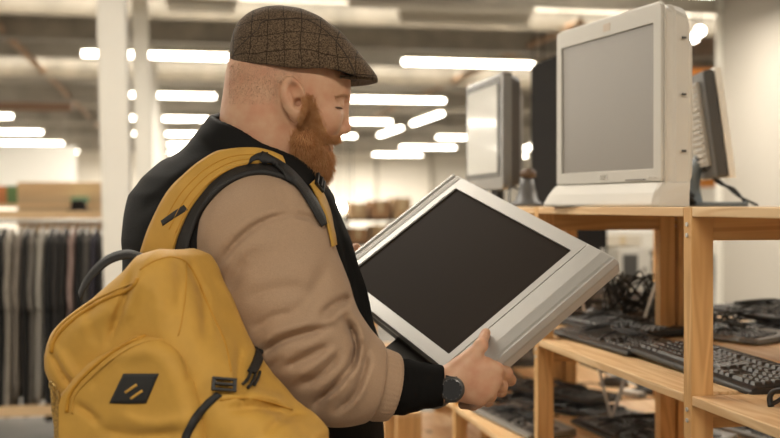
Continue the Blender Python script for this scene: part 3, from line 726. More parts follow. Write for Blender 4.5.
# dark desk lamp-like stand between the two sets
p = Q(527, 206.3, 3.25); t = thing('monitor_stand', 'dark monitor stand without screen between the two sets on the top shelf', 'stand', W(p[0], p[1], -.0015), .3)
rings = [[(a*math.cos(q), b*math.sin(q), z) for q in np.linspace(0, 2*PI, 20, endpoint=False)] for z, a, b in ((0, .05, .045), (.012, .048, .043), (.02, .035, .03), (.06, .026, .02), (.085, .022, .016))]
loft('foot', rings, mat('slate_plastic', (.10, .10, .10), .45), t)
rings = [[(.004+a*math.cos(q), b*math.sin(q), z) for q in np.linspace(0, 2*PI, 16, endpoint=False)] for z, a, b in ((.083, .012, .012), (.092, .026, .022), (.106, .026, .022), (.116, .012, .012))]
loft('tilt_joint', rings, mat('brown_plastic', (.10, .06, .035), .5), t)
tube('cable', [(0, .03, .05), (-.03, .04, .06), (-.05, .02, .03), (-.06, 0, .004)], .003, cable_m, t)

# ------------------------------------------------------------------ monitor seen from behind at the right
pN = Q(727, 206.3, 2.90); pFar = Q(698, 206.3, 3.20); mid = (pN+pFar)/2; dv = (pFar-pN)[:2]
Ax = axes_from(*dv); mw = float(np.linalg.norm(pFar-pN))/2      # local +y into the picture-left side = its back
t = thing('computer_monitor', 'tilted flat monitor seen from behind on the right end of the top shelf', 'monitor', (0, 0, 0)); t.matrix_world = V2W(Ax, (mid[0], mid[1], -.0015))
TL = Matrix.Translation((0, -.012, .078)) @ Matrix.Rotation(math.radians(-8), 4, 'X')
def part_tilt(name, bmf, m, bevel=0.):
    bm = bmesh.new(); bmf(bm); bmesh.ops.transform(bm, matrix=TL, verts=bm.verts); return bm_obj(name, bm, m, t, bevel=bevel)
hz = .30
part_tilt('front_frame', lambda bm: add_box(bm, (-mw, -.014, 0), (mw, .004, hz)), white_p, .003)
part_tilt('screen', lambda bm: add_box(bm, (-mw+.015, -.0155, .02), (mw-.015, -.0135, hz-.015)), screen_dk)
part_tilt('rear_shell', lambda bm: vbox(bm, rr_xz(-mw+.003, mw-.003, .004, hz-.004, (.01,)*4), .004, .035), dgrey, .006)
def vents(bm):
    add_box(bm, (-mw+.05, .035, .04), (mw-.02, .045, hz-.03))
    for k in range(14):
        add_box(bm, (-mw+.06, .045, .05+k*.016), (mw-.03, .050, .057+k*.016))
part_tilt('vent_panel', vents, mat('pale_grey_vent', (.42, .40, .36), .6))
blue = mat('blue_grey_plastic', (.15, .18, .20), .45)
tube('stand_arm', [(0, .02, .15), (.0, .045, .11), (0, .055, .06), (0, .05, .006)], [.018, .020, .022, .026], blue, t, sides=12)
bm = bmesh.new(); outline_prism(bm, rrect(.10, .085, .05, 6, 0, .0), 0, .014); bm_obj('stand_base', bm, blue, t, bevel=.004)
tubes('cable', [[(0, .04, .12), (-.03, -.03, .06), (-.05, -.06, .03), (-.09, -.10, .004)], [(-.02, .05, .14), (-.05, 0, .07), (-.04, -.05, .05), (-.02, -.09, .008)], [(.05, .04, .30), (.06, .09, .26), (.06, .12, .16), (.02, .12, .02)]], .004, cable_m, t)

# ------------------------------------------------------------------ behind the shelving
p = Q(546, 0, 5.3); t = thing('tall_cabinet', 'tall black narrow cabinet behind the big television', 'cabinet', W(p[0]+.08, 5.35, -EYE), -YAW)
t.rotation_euler = (0, 0, 0); blkp = mat('black_metal', (.014, .012, .011), .8, spec=.08)
box('body', (-.09, -.2, .05), (.16, .2, 2.20), blkp, t, bevel=.006); box('door', (-.085, -.215, .08), (.155, -.2, 2.18), blkp, t, bevel=.003); box('handle', (.12, -.235, 1.1), (.135, -.215, 1.28), steel, t, bevel=.002); box('plinth', (-.08, -.19, 0), (.15, .19, .05), blkp, t)

card = mat('cardboard', (.42, .27, .14), .8, noise_s=6, noise_a=.2); card2 = mat('brown_cardboard', (.28, .15, .07), .8); woodb = mat('pale_plywood', (.62, .46, .28), .7, noise_s=5, noise_a=.2, stretch=(.3, 1, 1))
def rack(x, y, w, d, zs, m, lab, grp):
    t = thing('storage_rack', lab, 'rack', (x, y, 0), 0, grp)
    for a in (-w/2, w/2-.05):
        for b in (-d/2, d/2-.05): box('upright', (a, b, 0), (a+.05, b+.05, zs[-1]+.05), m, t)
    for z in zs: box('shelf', (-w/2, -d/2, z-.03), (w/2, d/2, z), m, t)
    return t
def carton(x, y, z, w, d, h, m, lab, grp, rz=0.):
    t = thing('cardboard_box', lab, 'box', (x, y, z), rz, grp)
    box('carton', (-w/2, -d/2, 0), (w/2, d/2, h), m, t, bevel=.004); box('tape', (-.025, -d/2-.002, h*.35), (.025, d/2+.002, h+.002), mat('packing_tape', (.5, .38, .22), .4), t)
    return t
# goods deep in the hall between beard and held set
rack(2.54, 14.0, .95, .7, [.2, .6, 1.0, 1.32], blkp, 'rack of brown boxes deep in the hall behind the held monitor', 'racks deep in the hall')
for k in range(9):
    i, j = k % 3, k//3; carton(2.25+.29*i, 13.9, [.6, 1.0, 1.32][j], .22+.03*(k % 2), .4, .20+.035*((k*7) % 3), (card, card2)[k % 2], 'brown box on the rack deep in the hall, %s shelf, %s' % (('low', 'middle', 'top')[j], ('left', 'centre', 'right')[i]), 'boxes on the far rack')
# blurred pale appliances behind the shelving
rack(2.62, 6.2, .95, .5, [.15, .55, 1.0, 1.34], white_p, 'pale rack seen through the gap under the top shelf', 'racks behind the shelving')
for k, (xx, zz, w, h, m, lab) in enumerate(((2.33, 1.0, .22, .2, white_p, 'white box shape with dark door seen under the top shelf, left one'), (2.60, 1.0, .2, .24, beige, 'pale appliance seen under the top shelf, middle one'), (2.88, 1.0, .2, .17, white_p, 'white box shape seen under the top shelf beside the back post'), (2.38, .55, .3, .3, beige, 'pale appliance low behind the shelving, left one'), (2.82, .55, .34, .26, white_p, 'white appliance low behind the shelving, right one'))):
    t = thing('microwave_oven', lab, 'appliance', (xx, 6.1, zz), 0, 'pale appliances behind the shelving'); box('body', (-w/2, -.18, 0), (w/2, .18, h), m, t, bevel=.01); box('door_window', (-w/2+.03, -.186, .04), (w/2-.08, -.18, h-.04), dgrey, t); box('knob', (w/2-.05, -.19, h*.4), (w/2-.02, -.18, h*.4+.03), grey, t, bevel=.004)
# pallet rack with orange beams between the sets
t = thing('pallet_rack', 'tall pallet rack with orange beams behind the big television', 'rack', (5.9, 12.0, 0))
oran = mat('orange_beam', (.62, .22, .04), .5)
for a in (-1.0, 1.0): box('upright', (a-.05, -.4, 0), (a+.05, .4, 3.1), blkp, t)
for z in (1.7, 2.35, 2.62, 2.95): box('beam', (-1, -.45, z), (1, -.4, z+.12), oran, t)
# pale equipment blob right of the left monitor
for k, (x_, z_, h_, lab) in enumerate(((3.75, 1.7, .5, 'pale stacked carton on the hidden rack behind the monitors'), (4.4, 2.35, .4, 'pale carton high between the two sets'))):
    carton(x_, 10.5, 0 if k == 0 else 0, .4, .4, z_+h_-.4*k, mat('pale_carton', (.55, .49, .40), .8), lab, None)

# left: clothing rail
t = thing('clothes_rack', 'pine framed clothes rack full of dark garments at the left', 'clothes rack', (-.75, 7.3, 0))
pr = mat('rack_pine', (.72, .50, .28), .6)
RX0, RX1 = -1.0, .95
for a in (RX0, RX1): 
    box('leg', (a-.02, -.24, .0), (a+.02, -.20, 1.46), pr, t); box('leg', (a-.02, .20, .0), (a+.02, .24, 1.46), pr, t)
box('bottom_rail', (RX0, -.24, .17), (RX1, -.20, .235), pr, t); box('top_rail', (RX0, -.24, 1.405), (RX1, -.20, 1.45), pr, t)
tube('hanging_rod', [(RX0, 0, 1.385), (RX1, 0, 1.385)], .014, steel, t, sm=1); box('back_rail', (RX0, .20, 1.405), (RX1, .24, 1.45), pr, t)
def garment(x, m, L, lab, i):
    t = thing('hanging_garment', lab, 'garment', (x, 7.3, 1.385), 0, 'garments on the rack'); r = random.Random(i)
    tube('hanger', [(0, 0, .016), (0, .013, .012), (0, .012, -.004), (0, 0, -.03), (0, -.10, -.05), (0, -.20, -.085)], .004, steel, t, sides=6)
    rings = []; n = 26
    for k in range(15):
        v = k/14; z = -.045-.10*min(v*6, 1)*1.0-(L-.12)*max(0, v-.16)/.84; hw = (.07+.15*min(v*7, 1))*(1+.06*math.sin(v*3+i)); th = .013+.016*min(v*5, 1)+.004*math.sin(v*9+i)
        rings.append([(th*math.sin(a)*(1+.45*math.sin(5*math.cos(a)+i+v*1.5))+.006*math.sin(v*5+i*2), hw*math.cos(a), z) for a in np.linspace(0, 2*PI, n, endpoint=False)])
    loft('body', rings, m, t)
    for sg in (-1, 1):
        tube('sleeve', [(0, sg*.17, -.11), (.004, sg*.215, -.25), (-.004, sg*.225, -.42), (.003, sg*.22, -.56)], [.018, .018, .016, .014], m, t, sides=8, flat=1.0)
    return t
gcol = [((.12, .11, .10), 'grey'), ((.42, .39, .34), 'light grey'), ((.03, .028, .026), 'black'), ((.20, .18, .155), 'taupe'), ((.045, .04, .038), 'charcoal'), ((.33, .29, .24), 'beige grey'), ((.02, .02, .02), 'deep black'), ((.27, .23, .19), 'brown grey'), ((.05, .045, .06), 'dark navy'), ((.38, .27, .24), 'dusty pink')]
seq = [1, 0, 4, 3, 2, 6, 1, 5, 2, 4, 3, 6, 5, 7, 2, 3, 1, 6, 4, 2, 9, 6, 0, 8, 4, 2, 3, 6, 5, 2, 4, 0, 6, 2, 3, 4, 6, 2]
xx = -1.62
for i, k in enumerate(seq):
    c, nm = gcol[k]; m = mat('cloth_'+nm.replace(' ', '_'), c, .9, noise_s=60, noise_a=.3, stretch=(1, 1, .4) if k != 1 else (1, 1, 6))
    pr_ = ['leftmost garments', 'left part of the rack', 'middle of the rack', 'right part of the rack near the white column', 'hidden stretch behind the man'][min(4, i//6)]
    garment(xx, m, 1.16+.07*math.sin(i*2.3), '%s garment hanging on the clothes rack, number %d counted from its left end' % (nm, i+1), i); xx += .047+.008*math.sin(i*1.7)
# boards and crates behind the rack
t = thing('display_board', 'pale plywood board standing behind the clothes rack', 'board', (-.90, 8.35, 0)); box('panel', (-.27, -.02, 1.0), (.55, .02, 1.66), woodb, t, bevel=.004)
for a in (-.2, .42): box('leg', (a-.02, -.02, 0), (a+.02, .02, 1.0), pr, t)
t = thing('hat', 'round dark hat lying on the top rail of the clothes rack', 'hat', (*W(Q(69, 206, 7.2)[0], 7.42, 0)[:2], 1.45)); 
rings = [[(a*math.cos(q), a*math.sin(q), z) for q in np.linspace(0, 2*PI, 20, endpoint=False)] for z, a in ((0, .075), (.006, .078), (.012, .055), (.05, .052), (.068, .04), (.074, .02))]
loft('crown', rings, blkp, t)
for k, (px, c, w, lab) in enumerate(((5, (.50, .20, .08), .10, 'orange packet standing behind the left end of the clothes rack'), (14, (.12, .22, .09), .09, 'green packet standing behind the left end of the clothes rack'), (80, (.16, .28, .17), .12, 'green card lying behind the hat on the clothes rack'))):
    p = W(Q(px, 206, 8.0)[0], 8.0, 0); t = thing('packet', lab, 'packet', (p[0], p[1], 1.50)); box('sleeve_box', (-w/2, -.05, 0), (w/2, .05, .13 if k < 2 else .05), mat('packet_%d' % k, c, .7), t, bevel=.004)
t = thing('high_shelf', 'wooden shelf behind the clothes rack carrying packets', 'shelf', (-1.6, 8.05, 0)); box('board', (-1.3, -.12, 1.475), (1.2, .12, 1.50), pr, t)
for a in (-1.25, 1.15): box('upright', (a-.02, -.1, 0), (a+.02, .1, 1.475), pr, t)
# bright white partition panels at far left
t = thing('hanging_banner', 'long white panel hanging under the ceiling at the far left', 'banner', (-3.2, 20, 0)); box('sheet', (-1.5, -.02, 1.78), (1.4, .02, 2.55), mat('white_sheet', (.9, .88, .82), .7), t)
for a in (-1.3, 1.2): tube('cord', [(a, 0, 2.55), (a, 0, 3.62)], .006, steel, t, sm=1, sides=5)
for k, x in enumerate(np.arange(1.0, 12, 2.2)):
    t = thing('wall_pilaster', 'grey upright strip on the pale far wall', 'upright', (x, 41.9, 0), 0, 'uprights on the far wall'); box('strip', (-.06, -.08, 0), (.06, .08, 3.7), beam_m, t)
# small round lamps
def lamp(px, py, d, r, lab):
    x, y, z = W(*Q(px, py, d)); t = thing('pendant_lamp', lab, 'lamp', (x, y, z), 0, 'small bright lamps')
    bm = bmesh.new(); bmesh.ops.create_uvsphere(bm, u_segments=16, v_segments=10, radius=r); bm_obj('bulb', bm, mat('lamp_glow', (1, .93, .8), .5, emit=18), t, smooth=True)
    tube('cord', [(0, 0, r*.8), (0, 0, 3.6-z)], .008, blkp, t, sm=1, sides=5)
for k, (px, py, lab) in enumerate(((339, 205, 'left one'), (347, 208, 'middle one'), (352, 213, 'lowest one'))): lamp(px, py, 22, .085, 'small round lamp glowing by the beard, '+lab)
lamp(700, 31, 11.3, .05, 'upper small round lamp right of the television top'); lamp(694, 38, 11.3, .045, 'lower small round lamp right of the television top')
lamp(533, 147, 12, .05, 'left of two small round lamps between the two sets'); lamp(543, 147, 12.3, .05, 'right of two small round lamps between the two sets')
lamp(691, 155, 13, .09, 'glowing lamp low beside the television, behind the tilted monitor')


# ================================================================== the man
BASE = np.array((-.26, 2.02, -EYE))          # viewer-frame point his parts are measured from
HD = 1.95; PXM = HD/F                         # head's middle plane and its scale
def Hd(px, py, lat=0.):                       # head plane point; lat towards the viewer
    p = Q(px, py, HD); return np.array((p[0], HD-lat, p[2]))
def sx(k): return k*PXM
HEADC = Hd(292, 105); HY_ = math.radians(-6); HR = rotz(-HY_)
def head_space(P):
    """undo the head's small turn so features can be laid out in pure profile"""
    p = P-v3(HEADC); a = math.radians(6); x = p[:, 0]*math.cos(a)+p[:, 1]*math.sin(a); y = -p[:, 0]*math.sin(a)+p[:, 1]*math.cos(a)
    return np.stack([x, y, p[:, 2]], 1).astype(np.float32)+v3(HEADC)
def from_head(p):
    a = math.radians(6); q = np.asarray(p)-HEADC; return np.array((q[0]*math.cos(a)-q[1]*math.sin(a), q[0]*math.sin(a)+q[1]*math.cos(a), q[2]))+HEADC

def f_head(P0):
    P = head_space(P0)
    d = ell(P, Hd(284, 74), (sx(54.5), .079, sx(60)))
    d = smin(d, ell(P, Hd(312, 84), (sx(38.5), .066, sx(38))), .03)
    d = smin(d, ell(P, Hd(309, 115), (sx(33.5), .060, sx(42))), .03)
    d = smin(d, ell(P, Hd(299, 148), (sx(29), .052, sx(24))), .03)
    d = smin(d, cap(P, Hd(266, 92), Hd(263, 118), sx(37), sx(38)), .035)
    d = smin(d, cap(P, Hd(263, 118), Hd(252, 190), sx(38), sx(40)), .03)
    # back-of-neck roll
    for lat in (-1, 1): d = smin(d, ell(P, Hd(326, 121, lat*.040), (.022, .020, .024)), .022)
    d = smin(d, cap(P, Hd(342.5, 95, .024), Hd(342.5, 95, -.024), .0085), .014)                       # brow
    for lat in (-1, 1):
        d = smax(d, -ell(P, Hd(350, 106, lat*.030), (.020, .019, .012)), .012)                        # socket
        d = smin(d, sph(P, Hd(336.5, 105.5, lat*.031), .0125), .004)                                   # lidded eye
        d = smin(d, cap(P, Hd(342, 99.5, lat*.018), Hd(335, 100, lat*.046), .0045), .006)
        d = smin(d, cap(P, Hd(339, 111, lat*.020), Hd(333, 112, lat*.044), .003), .006)
    d = smin(d, cap(P, Hd(344, 99), Hd(345.0, 126), .0065, .0085), .010)                                 # nose bridge
    d = smin(d, sph(P, Hd(345.0, 128.3), .0102), .008)
    for lat in (-1, 1):
        d = smin(d, ell(P, Hd(339, 131, lat*.0130), (.0115, .0075, .0080)), .006)
        d = smax(d, -ell(P, Hd(341, 135, lat*.0075), (.005, .0032, .004)), .003)
    d = smin(d, ell(P, Hd(331, 138), (.014, .024, .010)), .010)                                         # muzzle
    d = smin(d, cap(P, Hd(334.5, 142, .014), Hd(334.5, 142, -.014), .0042), .005)                      # upper lip
    d = smin(d, cap(P, Hd(328.5, 148.5, .013), Hd(328.5, 148.5, -.013), .0052), .005)                   # lower lip
    d = smax(d, -ell(P, Hd(336, 145.5), (.014, .018, .0016)), .003)
    d = smin(d, ell(P, Hd(320, 158), (.018, .022, .014)), .012)                                        # chin
    # ears
    for lat in (-1, 1):
        ax = np.array([[.97, .0, .24], [0, 1, 0], [-.24, 0, .97]]); a2 = ax.copy()
        tl = 0.0; Rz = np.array([[math.cos(tl), math.sin(tl), 0], [-math.sin(tl), math.cos(tl), 0], [0, 0, 1]])
        e0 = Hd(292.5, 102, lat*.084); M = ax@Rz
        e = ell(P, e0, (sx(12.5), .0115, sx(21)), M)
        lobe = ell(P, Hd(295, 119, lat*.079), (sx(6.5), .006, sx(7.5)), M); e = smin(e, lobe, .006)
        rim = smax(e, -ell(P, Hd(295.2, 101.5, lat*.0985), (sx(8.3), .0175, sx(15.2)), M), .002)
        anti = ell(P, Hd(290.3, 103, lat*.083), (sx(2.2), .0075, sx(10)), M); rim = smin(rim, anti, .003)
        tragus = sph(P, Hd(301, 107.5, lat*.081), .0052); rim = smin(rim, tragus, .004)
        rim = smax(rim, -ell(P, Hd(297.5, 105.5, lat*.088), (sx(3.4), .010, sx(5.2)), M), .003)
        d = smin(d, rim, .0035)
    for lat in (-1, 1): d = smax(d, -ell(P, Hd(297.0, 106.5, lat*.084), (sx(3.6), .014, sx(4.6))), .003)
    return d

# torso: stacked ellipse sections
TY = math.radians(27); TF = np.array((math.cos(TY), math.sin(TY))); TR = np.array((math.sin(TY), -math.cos(TY)))
T_py = np.array([128, 145, 160, 178, 195, 240, 300, 340, 400, 438, 500, 560, 640.])
T_cx = np.array([250, 246, 237, 230, 230, 236, 247, 256, 257, 262, 264, 262, 262.])
T_a = np.array([.070, .095, .135, .162, .184, .210, .222, .226, .226, .224, .205, .175, .16])
T_b = np.array([.080, .115, .165, .200, .220, .240, .240, .238, .238, .236, .222, .195, .18])
T_z = (HY-T_py)/F*2.02; T_x = (T_cx-CX)/F*2.02
def f_torso(P, grow=0., ztop=None, zbot=None):
    z = P[:, 2]; o = np.argsort(T_z); cx = np.interp(z, T_z[o], T_x[o]); a = np.interp(z, T_z[o], T_a[o])+grow; b = np.interp(z, T_z[o], T_b[o])+grow
    x = P[:, 0]-cx; y = P[:, 1]-2.02; f = x*TF[0]+y*TF[1]; r = x*TR[0]+y*TR[1]
    q = np.sqrt((f/a)**2+(r/b)**2+1e-9); g = np.sqrt((f/a**2)**2+(r/b**2)**2+1e-9)/q; d = (q-1)/np.maximum(g, 1e-3)*.85
    zt = (T_z.max() if ztop is None else ztop); zb = (T_z.min() if zbot is None else zbot)
    return smax(smax(d, (z-zt), .03), (zb-z), .03)
SH = Q(262, 232, 1.84); ARM = [Q(258, 224, 1.86), Q(264, 244, 1.83), Q(283, 294, 1.80), Q(303, 336, 1.78), Q(342, 375, 1.79), Q(384, 386, 1.818)]
SR = [.096, .105, .102, .091, .077, .058]
WR = Q(449, 385.5, 1.832); HDp = 1.838
LSH = Q(222, 215, 2.22); LEL = np.array((-.16, 2.40, -.26)); LWR = mon_pt(-.115, .33, -.03)
LT = mon_pt(-.06, .252, 0)
def f_rhand(P):
    H = lambda x, y, dd=0.: Q(x, y, HDp+dd)
    d = cap(P, Q(425, 386, 1.829), H(450, 385.5, -.006), .031, .0265)
    palm = ell(P, H(474, 383, .000), (.043, .019, .0355), np.array([[.995, 0, .1], [0, 1, 0], [-.1, 0, .995]]))
    d = smin(d, palm, .018)
    d = smin(d, cap(P, H(455, 378, 0), H(486, 366, .004), .020, .016), .014)
    kn = [(496.5, 369.5), (495, 380.5), (489, 391), (480, 399)]
    for i, (x, y) in enumerate(kn):
        r = (.0112, .0112, .0106, .0096)[i]
        d = smin(d, cap(P, H(466+i*1, 377+i*4.5, .000), H(x, y, .002), .014, r+.0008), .010)
    d = smin(d, cap(P, H(452, 376, -.002), H(467, 362, .0), .0190, .0155), .016)   # thenar
    return d
def f_rfingers(P):
    H = lambda x, y, dd=0.: Q(x, y, HDp+dd); d = None
    spec = [((496.5, 369.5, .002), (506, 373, .026), (510, 380, .070), (500, 380, .105)),
            ((495, 380.5, .002), (501, 386, .028), (501, 391, .070), (491, 389, .105)),
            ((489, 391, .002), (490, 395.5, .026), (488, 401, .066), (476, 400, .095)),
            ((480, 399, .002), (478.5, 402, .024), (473, 405.5, .054), (462, 405, .078))]
    for i, s in enumerate(spec):
        r = (.0108, .0108, .0102, .0090)[i]; pts = [H(*p) for p in s]; e = chain(P, pts, [r+.0006, r+.0004, r*.93, r*.82], .006); d = e if d is None else np.minimum(d, e)
    # thumb
    tip = np.array(mon_pt(*THUMB_UV, .0085)); t = chain(P, [H(460, 367, -.002), H(472.5, 356, .001), H(481, 345.5, .004), tip], [.0165, .0130, .0110, .0088], .008)
    t = smin(t, sph(P, H(473.5, 355.5, .000), .0125), .006)
    return d, t
def solve_uv(px, py):
    dirv = np.array(((px-CX)/F, 1, (HY-py)/F)); A = np.stack([MON[:, 0], MON[:, 1], -dirv], 1); s = np.linalg.solve(A, -MORG); return float(s[0]), float(s[1]), float(s[2])
THUMB_UV = solve_uv(487.5, 336)[:2]; print('thumb depth', solve_uv(487.5, 336), 'web', solve_uv(468, 358), 'palm', solve_uv(474, 383))
def f_body(P):
    d = f_head(P)
    d = smin(d, f_torso(P, -.028, zbot=(HY-600)/F*2.02, ztop=(HY-165)/F*2.02), .04)
    d = smin(d, chain(P, [Q(262, 222, 1.89), Q(284, 294, 1.82), Q(306, 338, 1.79), Q(345, 377, 1.80), Q(410, 386, 1.825), Q(428, 386, 1.828)], [.062, .055, .050, .047, .036, .031], .02), .02)
    hnd = f_rhand(P); fg, th = f_rfingers(P); hnd = smin(hnd, fg, .006); hnd = smin(hnd, th, .008)
    d = smin(d, hnd, .01)
    # left arm and hand
    la = chain(P, [LSH, LEL, LWR], [.058, .046, .028], .02)
    ld = MON@np.array((0, 0, 1.)); K = mon_pt(-.11, .285, -.035)
    lh = cap(P, LWR, K, .024, .026)
    for i in range(4):
        u = -.143+.022*i; lh = smin(lh, chain(P, [mon_pt(u, .285, -.03), mon_pt(u, .278, -.062), mon_pt(u, .235, -.068)], [.010, .0095, .008], .004), .008)
    lh = smin(lh, chain(P, [mon_pt(-.115, .29, -.02), mon_pt(-.123, .276, .004), mon_pt(-.127, .248, .010)], [.0125, .011, .009], .006), .008)
    d = smin(d, smin(la, lh, .012), .02)
    # legs
    for s in (-1, 1):
        hx, hy = (T_x[-1], 2.02); p = lambda r, f, z: (hx+TR[0]*r+TF[0]*f, hy+TR[1]*r+TF[1]*f, z)
        d = smin(d, chain(P, [p(s*.09, 0, -.72), p(s*.11, .01, -1.0), p(s*.12, -.01, -1.36), p(s*.12, .0, -1.42)], [.085, .062, .042, .040], .03), .04)
    return d
BOFF = BASE
man = thing('person', 'bearded man in flat cap, black vest and beige sweater holding a flat monitor', 'person', W(*BASE), -YAW)
skin = mat('skin', (.60, .36, .225), .50, noise_s=38, noise_a=.14, col2=(.55, .275, .165), bump=.15, bump_s=600, sss=.06, spec=.35)
print('body')
meB = sdf_mesh('body', f_body, (-.62, 1.62, -1.47), (.26, 2.56, .38), .0028, BASE); body = link('body', meB, skin, man)
bvB = bvh_of([(meB, BASE)])

# ---- beard
def f_beard(P0):
    P = head_space(P0)
    d = ell(P, Hd(306, 150), (sx(25), .060, sx(26)))
    d = smin(d, ell(P, Hd(311, 165), (sx(18.5), .046, sx(21))), .02)
    for lt in (-1, 1): d = smin(d, cap(P, Hd(308, 128, lt*.048), Hd(302, 144, lt*.050), sx(6), sx(11)), .02)
    d = smin(d, cap(P, Hd(322, 150, .030), Hd(322, 165, .02), sx(6), sx(6)), .012)
    d = smin(d, ell(P, Hd(331, 140.5), (.0125, .028, .0075)), .006)
    d = smax(d, -ell(P, Hd(339, 147), (.019, .030, .0042)), .004)
    return d
print('beard')
meBd = sdf_mesh('beard_core', f_beard, Hd(262, 200, .09), Hd(352, 100, -.09), .004, BASE) if False else None
lo = np.minimum(Hd(262, 200, .09), Hd(352, 100, -.09)); hi = np.maximum(Hd(262, 200, .09), Hd(352, 100, -.09))
meBd = sdf_mesh('beard', f_beard, lo, hi, .004, BASE)
def sample(me, n, rng):
    V = np.empty(len(me.vertices)*3, np.float32); me.vertices.foreach_get('co', V); V = V.reshape(-1, 3)
    N = np.empty(len(me.vertices)*3, np.float32); me.vertices.foreach_get('normal', N); N = N.reshape(-1, 3)
    i = rng.integers(0, len(V), n); return V[i]+rng.normal(size=(n, 3))*.0015, N[i]
hair_m = mat('ginger_hair', (.46, .20, .070), .55, noise_s=60, noise_a=.5, col2=(.62, .34, .15), spec=.3)
core_m = mat('ginger_under', (.33, .135, .048), .8, noise_s=90, noise_a=.4)
beard = link('beard', meBd, core_m, man)
P_, N_ = sample(meBd, 15000, RNG)
g = P_+BASE
down = np.array((.10, -.02, -1.0)); relh = g[:, 2]
front = np.clip((g[:, 0]-Hd(318, 0)[0])/.03, 0, 1)
D_ = N_*.55+down*1.0+RNG.normal(size=P_.shape)*.22
keep = ~((g[:, 0] > Hd(326, 0)[0]) & (g[:, 2] < Hd(0, 143)[2]) & (g[:, 2] > Hd(0, 151)[2]))
L_ = RNG.uniform(.006, .017, len(P_)); L_ = np.where(g[:, 2] > Hd(0, 135)[2], L_*.55, L_)
mus = (g[:, 0] > Hd(322, 0)[0]) & (g[:, 2] > Hd(0, 145)[2]); L_ = np.where(mus, L_*.35, L_)
V_, Fh = strands(P_[keep]-N_[keep]*.001, D_[keep], L_[keep], r=.00042, curl=.5); link('beard_hair', np_mesh('beard_hair', V_, Fh), hair_m, beard)
# sideburn and cheek fringe growing out of the skin
pts = []; nr = []; Ls = []
tri = [(304, 94, 312, 94), (303, 102, 316, 102), (302, 110, 319, 110), (300, 118, 322, 118), (297, 126, 326, 126), (292, 133, 331, 133), (288, 142, 333, 139)]
for _ in range(5200):
    k = (len(tri)-1.001)*RNG.random()**.62; i = int(k); t_ = k-i; a = np.array(tri[i])*(1-t_)+np.array(tri[i+1])*t_; u = RNG.beta(1.6, 2.2) if t_ > 0 else .5
    px = a[0]+(a[2]-a[0])*u+RNG.normal()*2.0; p, n = cast(bvB, px, a[1]+RNG.normal()*1.5)
    if p[1] < 2.0: pts.append(p-BASE); nr.append(n); Ls.append(.004+.006*max(0, (a[1]-100)/35)*RNG.random()+.003*RNG.random())
pts = np.array(pts); nr = np.array(nr); V_, Fh = strands(pts, nr*.45+np.array((.25, 0, -1))+RNG.normal(size=pts.shape)*.2, np.array(Ls), r=.0004, curl=.4); link('sideburn', np_mesh('sideburn', V_, Fh), hair_m, man)
# short cropped hair at back and temple
pts = []; nr = []
for _ in range(3600):
    px = RNG.uniform(229, 309); py = RNG.uniform(62, 104)
    if px > 278 and py > 84: continue
    if py > 96 and RNG.random() < .6: continue
    if px > 300 and RNG.random() < .7: continue
    p, n = cast(bvB, px, py)
    if p[1] < 2.05: pts.append(p-BASE); nr.append(n)
pts = np.array(pts); nr = np.array(nr); V_, Fh = strands(pts, nr*.5+np.array((-.2, 0, -1))+RNG.normal(size=pts.shape)*.3, RNG.uniform(.0012, .003, len(pts)), r=.00028, seg=2, curl=.2)
link('cropped_hair', np_mesh('cropped_hair', V_, Fh), mat('cropped_hair_light', (.42, .26, .165), .8), man)
# eyelashes, eyebrow
def skin_strands(name, n, fx, fy, dirv, L, r, m):
    P2 = []; N2 = []
    for _ in range(n):
        u = RNG.random(); p, nn = cast(bvB, fx(u), fy(u))
        P2.append(p-BASE); N2.append(nn)
    P2 = np.array(P2); N2 = np.array(N2); V2, F2 = strands(P2, N2*.6+np.array(dirv)+RNG.normal(size=P2.shape)*.15, RNG.uniform(L*.6, L, n), r=r, seg=2, curl=.2); return link(name, np_mesh(name, V2, F2), m, man)
skin_strands('eyebrow', 130, lambda u: 334+12*u, lambda u: 96.5-1.5*u+RNG.normal()*1.0, (.4, 0, -.2), .006, .0003, mat('brow_hair', (.52, .30, .16), .7))
skin_strands('eyelashes', 110, lambda u: 335+6*u, lambda u: 107+.4*u+RNG.normal()*.2, (.5, 0, -.5), .006, .0003, mat('lash_hair', (.12, .06, .03), .6))

skin_strands('moustache', 900, lambda u: 327+13*u+RNG.normal()*.5, lambda u: 138+2.6*u*(1-u)+RNG.normal()*1.6, (.25, -.1, -1), .0075, .0004, hair_m)
